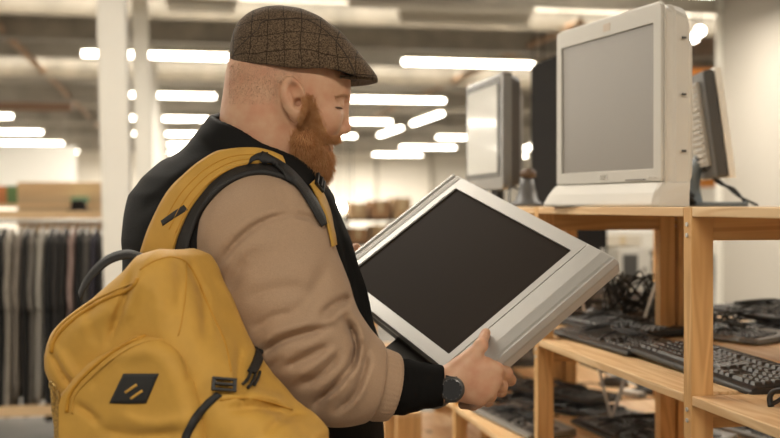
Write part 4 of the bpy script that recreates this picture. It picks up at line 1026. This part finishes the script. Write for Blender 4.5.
# ---- flat cap
tweed = grid_cloth_mat('tweed', (.165, .115, .072), (.055, .036, .022), (.018, .012, .008), 33)
cap_top = [(230, 57), (231, 45), (234, 33), (240, 22), (247, 15), (254, 11), (265, 8.2), (279, 7), (300, 9), (320, 17), (340, 32), (355, 49), (366, 62), (373, 70), (377.5, 76)]
cap_bot = [(230, 58), (231, 63.5), (240, 66), (258, 70.5), (280, 73), (303, 74.5), (325, 75), (340, 77), (352, 80), (365, 80.5), (377.5, 79.5)]
def tb(x, arr): return float(np.interp(x, [a[0] for a in arr], [a[1] for a in arr]))
rings = []; xs = list(230.2+(377.3-230.2)*(.5-.5*np.cos(np.linspace(0, PI, 46))))
for x in xs:
    zt, zb = tb(x, cap_top), tb(x, cap_bot)
    wv = .092*math.sqrt(max(0, 1-((292-x)/62.3)**2)) if x < 292 else .092*math.sqrt(max(0, 1-((x-292)/86.5)**3.0))
    wv = max(wv, .0015); r = []
    n = 44
    for k in range(n):
        a = 2*PI*k/n; ca, sa = math.cos(a), math.sin(a)
        if sa >= 0:
            lat = wv*(1.045 if .05 < sa < .5 else 1.0)*math.copysign(abs(ca)**.80, ca); pz = zb+(zt-zb)*abs(sa)**.85; drop = 0
        else:
            lat = wv*.97*math.copysign(abs(ca)**.80, ca); pz = zb+min(0, -1)*abs(sa)*.35*(zb-zt)*.18; 
        # brim bends down at the sides
        br = np.clip((x-338)/30, 0, 1); pz_ = pz-(1-(abs(lat)/max(wv, .001))**2)*2.2*br if sa < .3 else pz
        r.append(from_head(Hd(x, pz_, lat))-BASE)
    rings.append(r)
cap_o = loft('flat_cap', rings, tweed, man)
def fold_cap(me):
    for v in me.vertices:
        p = v.co; q = Vector((p.x*22, p.y*22, p.z*22)); d = (noise.noise(q)*.0022+noise.noise(q*2.3)*.0010); v.co += Vector(v.normal)*d
fold_cap(cap_o.data); ss = cap_o.modifiers.new('s', 'SUBSURF'); ss.levels = ss.render_levels = 1
bvC = bvh_of([(cap_o.data, BASE)])
seam_m = mat('tweed_edge', (.045, .030, .020), .9)
def capseam(name, pts, r, lift, m=seam_m): return seam(name, pts, bvC, m, cap_o, BASE, r=r, lift=lift, default=1.9)
capseam('side_seam', [(258, 30), (262, 22), (275, 19), (290, 18.5), (305, 19), (322, 28), (335, 40), (348, 58), (356, 76)], .0012, -.0002)
capseam('side_seam', [(232, 58), (236, 50), (246, 40), (256, 31)], .0011, -.0003)
# band hem
capseam('hem', [(231.5, 62), (240, 65.5), (258, 70), (280, 72.5), (303, 74), (325, 74.5), (338, 76)], .0022, -.0002)
# brim: crescent plate
bmr = bmesh.new(); top_ = []; bot_ = []
for i in range(25):
    a = PI*(i/24-.5); ro = []
    for j in range(6):
        q = j/5; x = 338+q*(40.0*math.cos(a)**.8 if math.cos(a) > 0 else 0); lat = .072*math.sin(a)*(1-.10*q); zz = 78.6+1.4*q+ (abs(math.sin(a))**2)*1.6*(1-q*.3)
        p = from_head(Hd(x, zz, lat))-BASE; ro.append(p)
    top_.append([bmr.verts.new(p+np.array((0, 0, .0022))) for p in ro]); bot_.append([bmr.verts.new(p-np.array((0, 0, .0022))) for p in ro])
for i in range(24):
    for j in range(5):
        bmr.faces.new((top_[i][j], top_[i][j+1], top_[i+1][j+1], top_[i+1][j])); bmr.faces.new((bot_[i][j], bot_[i+1][j], bot_[i+1][j+1], bot_[i][j+1]))
    bmr.faces.new((top_[i][5], bot_[i][5], bot_[i+1][5], top_[i+1][5]))
bm_obj('brim', bmr, tweed, cap_o, smooth=True)

# ---- clothes
knit = mat('beige_sweatshirt', (.42, .285, .185), .9, noise_s=500, noise_a=.12, bump=.5, bump_s=420, sheen=.1, spec=.12)
vestm = mat('black_vest', (.011, .0105, .010), .7, bump=.3, bump_s=260, spec=.08)
undm = mat('black_knit', (.008, .0075, .007), .9, bump=.5, bump_s=600, spec=.08)
def pfold(P, lst, axis_d, band=.03):
    px = P[:, 0]/P[:, 1]*F+CX; py = HY-P[:, 2]/P[:, 1]*F; o = np.zeros(len(P), np.float32)
    near = np.clip((axis_d-P[:, 1])/band, 0, 1); near = near*near*(3-2*near)
    for pts, w, a in lst:
        v = np.array(smooth_path(pts, 5)); d = np.full(len(P), 1e9)
        n = len(v); tt = np.zeros(len(P))
        for i in range(n-1):
            ex, ey = v[i+1]-v[i]; wx = px-v[i][0]; wy = py-v[i][1]; t = np.clip((wx*ex+wy*ey)/(ex*ex+ey*ey+1e-9), 0, 1)
            dd = (wx-ex*t)**2+(wy-ey*t)**2; tt = np.where(dd < d, (i+t)/(n-1), tt); d = np.minimum(d, dd)
        fade = np.clip(np.minimum(tt, 1-tt)*4+.25, 0, 1)
        o += (a*fade*np.exp(-d/w**2)).astype(np.float32)
    return (o*near).astype(np.float32)
SF = [([(291, 213), (262, 222), (238, 240), (220, 264)], 3.0, .007), ([(288, 208), (258, 217), (232, 234), (214, 256)], 5, -.003), ([(228, 292), (240, 270), (260, 246)], 6, .006),
      ([(291, 213), (280, 196), (272, 180)], 3, .003), ([(291, 213), (315, 220), (334, 238)], 3.2, .006), ([(326, 216), (334, 228)], 4, -.003),
      ([(262, 355), (278, 343), (302, 334), (330, 327)], 4.0, .012), ([(258, 344), (276, 332), (300, 325), (318, 322)], 5, -.006), ([(252, 330), (272, 318), (296, 312)], 5, .006),
      ([(284, 368), (306, 358), (330, 345)], 4.5, .009), ([(278, 362), (298, 350), (320, 341)], 4, -.005), ([(300, 386), (322, 374), (340, 354)], 4.5, .009), ([(294, 378), (314, 366), (334, 350)], 4, -.004),
      ([(314, 402), (332, 388), (350, 368), (358, 346)], 4.0, .012), ([(322, 404), (342, 388), (356, 366)], 4, -.006), ([(336, 412), (354, 394), (364, 370), (366, 350)], 3.6, .012), ([(346, 412), (360, 396), (370, 372)], 4, -.005),
      ([(344, 318), (354, 338), (355, 356), (351, 372)], 3.5, .012), ([(350, 310), (362, 330), (364, 345)], 4.5, -.006),
      ([(244, 302), (262, 292), (288, 288), (312, 291)], 7, .005), ([(326, 262), (318, 284), (304, 304), (292, 316)], 7, .006), ([(350, 298), (336, 304), (320, 318)], 4.5, .010), ([(352, 306), (340, 314), (326, 326)], 4, -.005),
      ([(236, 262), (262, 244), (290, 236)], 9, -.004), ([(264, 372), (280, 360), (300, 350)], 4, .004), ([(200, 240), (206, 262), (218, 284)], 6, .004), ([(310, 410), (326, 396), (340, 380)], 3.5, .005)]
def wob(P, s, a): return (np.sin(P[:, 0]*s+np.sin(P[:, 2]*s*.7)*1.3)*np.sin(P[:, 2]*s*1.1+np.sin(P[:, 1]*s*.9))*a).astype(np.float32)
CUA = Q(371, 383, 1.812); CUB = Q(393, 387.5, 1.822); CUX = (CUB-CUA)/np.linalg.norm(CUB-CUA)
def f_sleeve(P):
    d = chain(P, ARM, SR, .035)
    d = smin(d, sph(P, Q(306, 378, 1.80), .060), .03)
    d = d+1.35*pfold(P, SF, 1.80)+wob(P, 34, .0015)
    return smax(d, (P-v3(CUA))@v3(CUX)-.004, .006)
print('sleeve'); lo = (-.40, 1.64, -.42); hi = (.04, 2.02, .10)
meS = sdf_mesh('sweater_sleeve', f_sleeve, lo, hi, .0042, BASE); sweater = link('sweater', meS, knit, man)
# ribbed cuff
ca = CUA; cb = CUB; ax_ = (cb-ca)/np.linalg.norm(cb-ca); e1 = np.cross(ax_, (0, 1, 0)); e1 /= np.linalg.norm(e1); e2 = np.cross(ax_, e1); rings = []
for t_, rr in ((-.45, .050), (-.2, .057), (0, .0605), (.4, .061), (.8, .0585), (.97, .056), (1.0, .052), (.9, .046), (.3, .044)):
    r = []
    for k in range(120):
        a = 2*PI*k/120; q = rr*(1+.012*math.cos(a*40)*(0 < t_ < .99)); r.append(ca+(cb-ca)*t_+e1*math.cos(a)*q+e2*math.sin(a)*q-BASE)
    rings.append(r)
loft('cuff', rings, knit, sweater, closed_ends=False)
# black under sleeve
def f_under(P):
    d = chain(P, [Q(372, 385, 1.814), Q(400, 386.5, 1.822), Q(448, 385.5, 1.830)], [.050, .0455, .0325], .01)
    d += (np.sin(P[:, 0]*260+P[:, 2]*40)*.0007).astype(np.float32)+folds(P, [([(402, 362), (406, 385), (402, 410)], .005, .003), ([(420, 364), (424, 384), (419, 404)], .004, .0022)], 1.785)
    d = smax(d, (P-v3(Q(444, 385.5, 1.83)))@v3((.995, 0, -.02)), .004)
    return smax(d, -cap(P, Q(440, 385.5, 1.828), Q(470, 385.5, 1.836), .028), .003)
print('under'); meU = sdf_mesh('under_sleeve', f_under, (-.05, 1.74, -.38), (.13, 1.92, -.24), .003, BASE); link('under_sleeve', meU, undm, man)
# left sleeve
def f_lsleeve(P):
    d = chain(P, [LSH, LEL, LEL+(LWR-LEL)*.78], [.095, .08, .05], .03)+wob(P, 40, .004); return d
meL = sdf_mesh('left_sleeve', f_lsleeve, (-.55, 2.05, -.45), (.12, 2.60, .12), .008, BASE); link('sweater_sleeve', meL, knit, man)
# vest with stand collar
VF = [([(196, 138), (215, 150), (240, 170), (262, 178)], 5, .004), ([(140, 214), (170, 190), (200, 176)], 7, .004), ([(338, 226), (348, 262), (356, 300), (366, 334)], 3, .005), ([(160, 190), (190, 165), (225, 156)], 6, -.003), ([(325, 196), (338, 222)], 3, .004)]
ARMHOLE_C = Q(262, 236, 1.86)
def f_vest(P):
    d = f_torso(P, .0, ztop=(HY-150)/F*2.02, zbot=(HY-520)/F*2.02)
    # shoulders / yoke
    d = smin(d, chain(P, [Q(222, 176, 2.12), Q(240, 160, 2.0), Q(262, 186, 1.90)], [.075, .085, .072], .04), .04)
    d = smin(d, cap(P, Q(246, 205, 1.93), Q(262, 250, 1.90), .085, .075), .04)
    # collar: tall soft shell round the neck, tipped forward
    cc = Hd(265, 146); ax = np.array((.50, 0, .866)); bb = np.array((.866, 0, -.50)); q = P-v3(cc); h = q@v3(ax); b_ = q@v3(bb); l_ = q[:, 1]
    gr = 1+np.clip(-h, 0, .12)*1.1; el = (np.sqrt((b_/(.106*gr))**2+(l_/(.088*gr))**2+1e-9)-1)*.096
    shell = smax(np.abs(el)-.0085, smax(h-.004, -h-.11, .008), .009)
    d = smin(d, shell, .016); hole = smax(el+.012, -h-.035, .01); d = smax(d, -hole, .006)
    d = d+wob(P, 26, .003)+pfold(P, VF, 1.95)
    return d
print('vest'); meV = sdf_mesh('vest', f_vest, (-.62, 1.70, -.66), (.06, 2.36, .20), .0052, BASE); vest = link('vest', meV, vestm, man)
# trousers and shoes
trm = mat('dark_trousers', (.03, .03, .035), .85)
def f_trs(P):
    hx = T_x[-1]; p = lambda r, f, z: (hx+TR[0]*r+TF[0]*f, 2.02+TR[1]*r+TF[1]*f, z)
    d = f_torso(P, .004, ztop=(HY-505)/F*2.02, zbot=-.80)
    for s in (-1, 1): d = smin(d, chain(P, [p(s*.085, 0, -.78), p(s*.11, .01, -1.0), p(s*.12, -.01, -1.38)], [.105, .085, .065], .03), .04)
    return smax(d+wob(P, 30, .004), -1.40-P[:, 2], .01)
meT = sdf_mesh('trousers', f_trs, (-.58, 1.68, -1.44), (.10, 2.36, -.50), .010, BASE); link('trousers', meT, trm, man)
for s in (-1, 1):
    def f_shoe(P, s=s):
        hx = T_x[-1]; p = lambda r, f, z: (hx+TR[0]*r+TF[0]*f, 2.02+TR[1]*r+TF[1]*f, z)
        d = smin(cap(P, p(s*.12, -.03, -1.425), p(s*.13, .15, -1.438), .046, .040), cap(P, p(s*.12, -.01, -1.42), p(s*.12, -.01, -1.37), .045, .05), .02)
        return smax(d, -1.4795-P[:, 2], .004)
    meH = sdf_mesh('shoe', f_shoe, (-.55, 1.70, -1.5), (.2, 2.34, -1.30), .007, BASE); link('shoe', meH, blk, man)
print('man done')

# ================================================================== the yellow backpack
BN = np.array((-.35, -.937, 0)); BU = np.array((.937, -.35, 0)); BC0 = Q(172, 350, 1.665)
def bag_uv(px, py):
    d = np.array(((px-CX)/F, 1, (HY-py)/F)); k = (BC0@BN)/(d@BN); p = d*k-BC0; return (p@BU, p[2])
bag_out = [(176, 248), (150, 253), (135, 266), (112, 281), (97, 291), (80, 303), (65, 315), (54, 326), (49, 336), (46, 350), (48, 366), (52, 380), (57, 396), (64, 409), (72, 428), (82, 450), (100, 480), (140, 500), (200, 508), (260, 502), (308, 484), (328, 455), (326, 436), (310, 418), (289, 402), (268, 380), (252, 358), (237, 334), (222, 309), (211, 286), (203, 268), (193, 255)]
bag_out = [(x+(22+9*max(0, min(1, (y-375)/30)))*min(1, (180-x)/90) if x < 180 else x-11*min(1, (x-180)/90), y) for x, y in bag_out]
bag_uvp = [bag_uv(*p) for p in bag_out]
poc = [(64, 412), (68, 392), (84, 372), (106, 353), (130, 339), (155, 332), (178, 335), (194, 348), (206, 370), (214, 400), (220, 432), (218, 470), (150, 492), (90, 470), (70, 436)]
poc = [(x+(30 if x < 150 else 18), y-4) for x, y in poc]
poc_uv = [bag_uv(*p) for p in poc]
BF = [([(52, 352), (58, 366), (68, 382), (78, 394)], 3, .010), ([(56, 348), (66, 366), (80, 384)], 5, -.006), ([(134, 270), (126, 295), (116, 322), (108, 348)], 4, .009), ([(140, 272), (133, 298), (124, 322)], 6, -.006),
      ([(176, 262), (180, 285), (178, 312)], 5, .006), ([(200, 280), (204, 310), (206, 345)], 5, .007), ([(150, 285), (160, 300), (158, 320)], 7, -.005), ([(240, 345), (238, 380), (246, 410)], 4, .008), ([(75, 330), (95, 318), (118, 308)], 8, -.005),
      ([(230, 400), (262, 395), (286, 402)], 5, -.007), ([(225, 410), (258, 408), (290, 414)], 4, .007), ([(262, 436), (282, 420), (300, 414)], 4, .007), ([(190, 262), (196, 280), (207, 300)], 3.5, .006), ([(92, 300), (90, 320), (98, 345)], 6, .004)]
PF = [([(76, 404), (90, 414), (100, 424)], 4, .008), ([(108, 362), (130, 356), (158, 350)], 7, -.004), ([(180, 345), (190, 362), (188, 382)], 4, .006), ([(92, 390), (104, 372), (122, 356)], 6, .005), ([(120, 416), (150, 424), (190, 418)], 6, -.005), ([(100, 430), (140, 436), (190, 432)], 5, .007)]
def f_bag(P):
    q = P-v3(BC0); u = q@v3(BU); v = q[:, 2]; w = q@v3(BN); R_ = .055
    d2 = poly2(u, v, bag_uvp)+R_; T = .086+.012*np.sin(v*6+1); dz = np.abs(w)-T+R_
    d = np.minimum(np.maximum(d2, dz), 0)+np.sqrt(np.maximum(d2, 0)**2+np.maximum(dz, 0)**2)-R_
    return d*.9+pfold(P, BF, 1.66)+wob(P, 38, .0022)
def f_pocket(P):
    q = P-v3(BC0); u = q@v3(BU); v = q[:, 2]; w = q@v3(BN)-.088; R_ = .022
    d2 = poly2(u, v, poc_uv)+R_; dz = np.abs(w)-.030+R_
    d = np.minimum(np.maximum(d2, dz), 0)+np.sqrt(np.maximum(d2, 0)**2+np.maximum(dz, 0)**2)-R_
    return d*.9+pfold(P, PF, 1.62)+wob(P, 44, .0016)
BB = Q(180, 420, 1.66)
bag = thing('backpack', 'mustard yellow backpack with black slanted patch worn on the man\'s back', 'backpack', W(*BB), -YAW)
yel = mat('yellow_canvas', (.56, .315, .058), .62, noise_s=30, noise_a=.10, bump=.28, bump_s=1100, spec=.3, sheen=.05)
yel_d = mat('yellow_zip', (.50, .25, .03), .55, spec=.3); web = mat('black_webbing', (.014, .013, .012), .6, bump=.4, bump_s=1400)
print('bag'); lo = BB+np.array((-.33, -.28, -.18)); hi = BB+np.array((.34, .30, .32))
meG = sdf_mesh('main_compartment', f_bag, lo, hi, .0045, BB); main = link('main_compartment', meG, yel, bag)
meK = sdf_mesh('front_pocket', f_pocket, lo, hi, .004, BB); pocket = link('front_pocket', meK, yel, bag)
bvG = bvh_of([(meG, BB), (meK, BB)]); bvK = bvh_of([(meK, BB)])
seam('pocket_zip', [(67, 412), (70, 394), (86, 374), (108, 355.5), (131, 342), (155, 335), (177, 338), (192, 350), (204, 372), (211, 400), (217, 430)], bvK, yel_d, pocket, BB, r=.0032, lift=.001)
seam('pocket_piping', [(72, 414), (74, 397), (90, 378), (111, 360), (133, 346.5), (155, 340), (175, 343), (188, 354), (199, 376), (206, 402), (212, 432)], bvK, yel, pocket, BB, r=.0016, lift=.0006)
seam('main_zip', [(52, 352), (54, 342), (64, 328), (84, 312), (108, 298), (132, 288), (138, 278)], bvG, yel_d, main, BB, r=.0034, lift=.001)
seam('main_piping', [(50, 346), (57, 330), (72, 316), (94, 301), (116, 290), (136, 282)], bvG, yel, main, BB, r=.0018, lift=.001)
seam('panel_seam', [(140, 270), (152, 262), (170, 257), (186, 262), (198, 280), (206, 300), (216, 322), (226, 345), (231, 372)], bvG, yel_d, main, BB, r=.0014, lift=.0004)
seam('panel_seam', [(186, 262), (186, 290), (182, 320), (178, 336)], bvG, yel_d, main, BB, r=.0010, lift=.0002)
seam('panel_seam', [(220, 400), (245, 398), (270, 402), (292, 410)], bvG, yel_d, main, BB, r=.0016, lift=.0006)
# the black patch with two slanted bars
ribbon('patch', [(124, 373.5), (141, 373.5), (159, 373.5)], [(110, 403), (128, 403.5), (146.5, 403)], bvK, web, pocket, BB, lift=.0022, th=.003, nu=8, nv=12, sm=1)
ribbon('patch_bar', [(125.5, 391.5), (137, 383.5)], [(127, 393.5), (138.5, 385.5)], bvK, yel, pocket, BB, lift=.0034, th=.0014, nu=2, nv=8, sm=0)
ribbon('patch_bar', [(131, 397.5), (142.5, 389.5)], [(132.5, 399.5), (144, 391.5)], bvK, yel, pocket, BB, lift=.0034, th=.0014, nu=2, nv=8, sm=0)
# grab handle
hp = [(78, 293, 1.70), (84, 280, 1.70), (95, 266, 1.71), (110, 255, 1.72), (128, 251, 1.73), (146, 256, 1.74)]
hA = smooth_path([Q(x, y-1.5, d) for x, y, d in hp], 6); hB = smooth_path([Q(x+2.5, y+8, d-.012) for x, y, d in hp], 6); bm = bmesh.new(); rows = []
for a, b in zip(hA, hB):
    nn = np.cross(b-a, (0, 1, 0)); m_ = (a+b)/2; k = np.array((0, -.003, 0)); rows.append([bm.verts.new(p-BB) for p in (a, m_+k, b, b-k, m_-k, a-k)])
for i in range(len(rows)-1):
    for j in range(6): bm.faces.new((rows[i][j], rows[i][(j+1) % 6], rows[i+1][(j+1) % 6], rows[i+1][j]))
bm.faces.new(rows[0]); bm.faces.new(rows[-1][::-1]); bm_obj('grab_handle', bm, web, bag, smooth=True)
# shoulder strap laid over vest and sleeve
bvA = bvh_of([(meV, BASE), (meS, BASE)])
sp = ribbon('strap_padding', [(160, 240), (166, 222), (180, 196), (204, 173), (228, 160), (252, 157), (270, 160), (287, 168)], [(189, 256), (192, 238), (203, 212), (222, 190), (243, 178), (262, 175), (278, 178), (292, 184)], bvA, web, bag, BB, lift=.007, th=.008, nu=8, nv=46, sm=14)
st = ribbon('shoulder_strap', [(146, 253), (157, 223), (174, 193), (199, 167.5), (224, 154), (248, 151), (266, 154), (280, 160)], [(176, 256), (181, 236), (193, 210), (212, 186.5), (233, 172.5), (252, 166.5), (268, 167), (283, 170)], bvA, yel, bag, BB, lift=.014, th=.009, nu=8, nv=50, sm=16)
bvS = bvh_of([(st.data, BB)])
for kk in (.22, .5, .78):
    o_ = np.array([(157, 223), (174, 193), (199, 167.5), (224, 154), (248, 151), (262, 153)]); i_ = np.array([(181, 236), (193, 210), (212, 186.5), (233, 172.5), (252, 166.5), (264, 167)])
    seam('strap_stitching', (o_*(1-kk)+i_*kk).tolist(), bvS, yel_d, st, BB, r=.0011, lift=.0003)
bvT = bvh_of([(st.data, BB), (sp.data, BB), (meV, BASE), (meS, BASE)])
ribbon('strap_stripe', [(161, 221), (172, 213), (184, 205)], [(163, 226), (175, 218), (188, 210)], bvS, web, st, BB, lift=.0012, th=.0016, nu=2, nv=10, sm=0)
ribbon('strap_tail', [(262, 153), (276, 160), (290, 170), (303, 184), (316, 204), (326, 224)], [(258, 160), (272, 166), (285, 177), (297, 190), (309, 209), (320, 228)], bvT, web, bag, BB, lift=.006, th=.003, nu=3, nv=36, sm=10)
ribbon('yellow_webbing', [(313, 180), (321, 194), (328, 212), (332, 232), (334, 246)], [(308, 185), (315, 198), (322, 215), (327, 234), (330, 248)], bvT, yel, bag, BB, lift=.006, th=.003, nu=3, nv=30, sm=8)
ribbon('end_tab', [(251, 158), (258, 154), (268, 153)], [(247, 166), (254, 161), (264, 160)], bvT, web, st, BB, lift=.003, th=.003, nu=3, nv=10, sm=2)
def buckle(px, py, rot, w, h, parent, name, bv):
    p, n = cast(bv, px, py); n = n/np.linalg.norm(n); X = np.cross((0, 0, 1.), n); X /= np.linalg.norm(X); Yv = np.cross(n, X); ca_, sa_ = math.cos(rot), math.sin(rot); X2 = X*ca_+Yv*sa_; Y2 = -X*sa_+Yv*ca_
    M = Matrix(((X2[0], Y2[0], n[0], 0), (X2[1], Y2[1], n[1], 0), (X2[2], Y2[2], n[2], 0), (0, 0, 0, 1))); M = Matrix.Translation(Vector(p+n*.008-BB)) @ M
    bm = bmesh.new()
    add_box(bm, (-w, -h, -.003), (-w*.7, h, .003), M); add_box(bm, (w*.7, -h, -.003), (w, h, .003), M); add_box(bm, (-w, -h, -.003), (w, -h*.6, .004), M); add_box(bm, (-w, h*.6, -.003), (w, h, .004), M); add_box(bm, (-w*.8, -h*.2, -.002), (w*.8, h*.2, .006), M)
    return bm_obj(name, bm, blk, parent, bevel=.0012)
buckle(316, 184, .8, .014, .013, bag, 'ladder_buckle', bvT)
bvGS = bvh_of([(meG, BB), (meK, BB), (meS, BASE)])
buckle(223, 386, -.15, .018, .010, bag, 'side_buckle', bvGS)
ribbon('side_webbing', [(216, 392), (204, 402), (192, 416), (184, 432), (180, 450)], [(222, 396), (211, 406), (199, 420), (191, 435), (188, 450)], bvG, web, bag, BB, lift=.003, th=.003, nu=2, nv=26, sm=2)
ribbon('compression_strap', [(256, 346), (252, 360), (246, 372)], [(263, 349), (260, 364), (254, 375)], bvGS, web, bag, BB, lift=.006, th=.004, nu=3, nv=14, sm=2)
for k, (x, y) in enumerate(((246, 382), (250, 386), (255, 383))): seam('strap_end', [(x+3, y-10), (x+1, y-3), (x-2, y+4)], bvGS, web, bag, BB, r=.0026, lift=.004)
# braided zip pulls hanging at the left edge
cordm = mat('zip_cord', (.42, .25, .06), .7, noise_s=300, noise_a=.6)
for k, (x0_, x1_) in enumerate(((52, 56), (57, 58))):
    P = [Q(x0_, 386+k*5, 1.60), Q(x0_+1, 396, 1.60), Q((x0_+x1_)/2, 412, 1.60), Q(x1_, 426, 1.60), Q(x1_+.5, 440, 1.60)]; path = smooth_path(P, 12)
    pp = [path+np.stack([.0022*np.cos(np.arange(len(path))*.9+ph), .0022*np.sin(np.arange(len(path))*.9+ph), 0*np.arange(len(path))], 1)-BB for ph in (0, 2.1, 4.2)]
    z = tubes('zip_pull', pp, .0017, cordm, bag, sides=6, sm=1)
tube('zip_slider', [Q(50, 382, 1.605), Q(53, 384, 1.60), Q(56, 388, 1.60), Q(53, 391, 1.602), Q(50, 387, 1.605)], .0018, mat('brass', (.55, .38, .14), .35, metal=.9), bag, sides=6, closed=True, off=BB)

# ---- watch
WC = Q(452.5, 389, 1.832-.033); Wn = np.array((-.26, -.95, .05)); Wn /= np.linalg.norm(Wn)
wt = thing('wristwatch', 'black round wristwatch on the right wrist of the man', 'watch', W(*WC), -YAW)
fa = np.array((1., 0, -.02)); upv = np.cross(Wn, fa); upv /= np.linalg.norm(upv); fa = np.cross(upv, Wn)
MW = Matrix(((fa[0], upv[0], Wn[0], 0), (fa[1], upv[1], Wn[1], 0), (fa[2], upv[2], Wn[2], 0), (0, 0, 0, 1)))
def disc(name, r0, r1, z0, z1, m, parent, n=40):
    bm = bmesh.new(); bmesh.ops.create_cone(bm, cap_ends=True, segments=n, radius1=r0, radius2=r1, depth=z1-z0, matrix=MW @ Matrix.Translation((0, 0, (z0+z1)/2))); return bm_obj(name, bm, m, parent, bevel=.0008)
case_m = mat('gunmetal', (.10, .095, .09), .3, metal=.8)
cs = disc('case', .0205, .0215, -.004, .006, case_m, wt); disc('bezel', .0215, .0180, .006, .0085, case_m, cs); disc('dial', .0172, .0172, .0080, .0088, mat('watch_glass', (.008, .008, .009), .12, spec=.8), cs)
bm = bmesh.new()
for k in range(12):
    a = k*PI/6; add_box(bm, (-.0004, .0152, .0076), (.0004, .0172, .0092), MW @ Matrix.Rotation(a, 4, 'Z'))
bm_obj('hour_mark', bm, mat('pale_mark', (.16, .15, .14), .4), cs)
for zz in (.006, -.006):
    a_ = MW @ Vector((-.0225, zz, .001)); b_ = MW @ Vector((-.020, zz, .001)); tube('crown_button', [np.array(a_), np.array(b_)], .0022, case_m, cs, sm=1)
bc = Q(450.5, 385.6, 1.832); bx = np.array((1., .07, .0)); bx /= np.linalg.norm(bx); rings = []
for t_ in (-.0105, -.0095, 0, .0095, .0105):
    r = []
    for k in range(48):
        a = 2*PI*k/48; q = (.0285 if abs(t_) < .0100 else .0272); e_1 = np.array((0, 1., 0)); e_2 = np.array((0, 0, 1.)); r.append(bc+bx*t_+e_1*math.cos(a)*(q*1.04)+e_2*math.sin(a)*q-WC)
    rings.append(r)
loft('strap', rings, mat('rubber_strap', (.018, .017, .016), .6), wt, closed_ends=False)
print('all built')
# ------------------------------------------------------------------ camera and light
cam = bpy.data.cameras.new('camera'); co = bpy.data.objects.new('camera', cam); COL.objects.link(co); SC.camera = co
co.location = (0, 0, EYE); co.rotation_euler = (PI/2, 0, -YAW); cam.sensor_width = 36; cam.lens = 36*F/780; cam.shift_y = -12.7/780; cam.clip_end = 200
cam.dof.use_dof = True; cam.dof.focus_distance = 1.88; cam.dof.aperture_fstop = 3.2
w = bpy.data.worlds.new('w'); SC.world = w; w.use_nodes = True; bg = w.node_tree.nodes['Background']; bg.inputs[0].default_value = (1, .90, .76, 1); bg.inputs[1].default_value = .42
def area(name, loc, size, power, rot, col=(1, .92, .80)):
    l = bpy.data.lights.new(name, 'AREA'); l.shape = 'RECTANGLE'; l.size, l.size_y = size; l.energy = power; l.color = col
    o = bpy.data.objects.new(name, l); COL.objects.link(o); o.location = loc; o.rotation_euler = rot; return o
# the strips of the tube rows nearest the man
for y in (-1.04, 3.76, 8.56):
    for kx in (-1, 0, 1): area('ceiling_tube_light', (-.275+3.9*kx, y, 3.2), (1.75, .14), 85, (0, 0, 0))
for y, pw in ((13.4, 230), (18.2, 260), (27.8, 480), (35, 560), (38.5, 560)):
    for x in (-8, 0, 7): area('ceiling_tube_light', (x, y, 3.2), (1.75, .14), pw, (0, 0, 0))
# upward fill lamps, added apart from the fixtures to brighten the deck
for y in (7.4, 11, 15.8, 20.6, 25.4, 32):
    for x in (-6, 0, 6): area('deck_fill_uplight', (x, y, 3.42), (6, .3), 65, (PI, 0, 0))
SC.view_settings.view_transform = 'Standard'; SC.view_settings.look = 'None'; SC.view_settings.exposure = -0.08; SC.view_settings.gamma = 1
SC.view_settings.use_curve_mapping = False
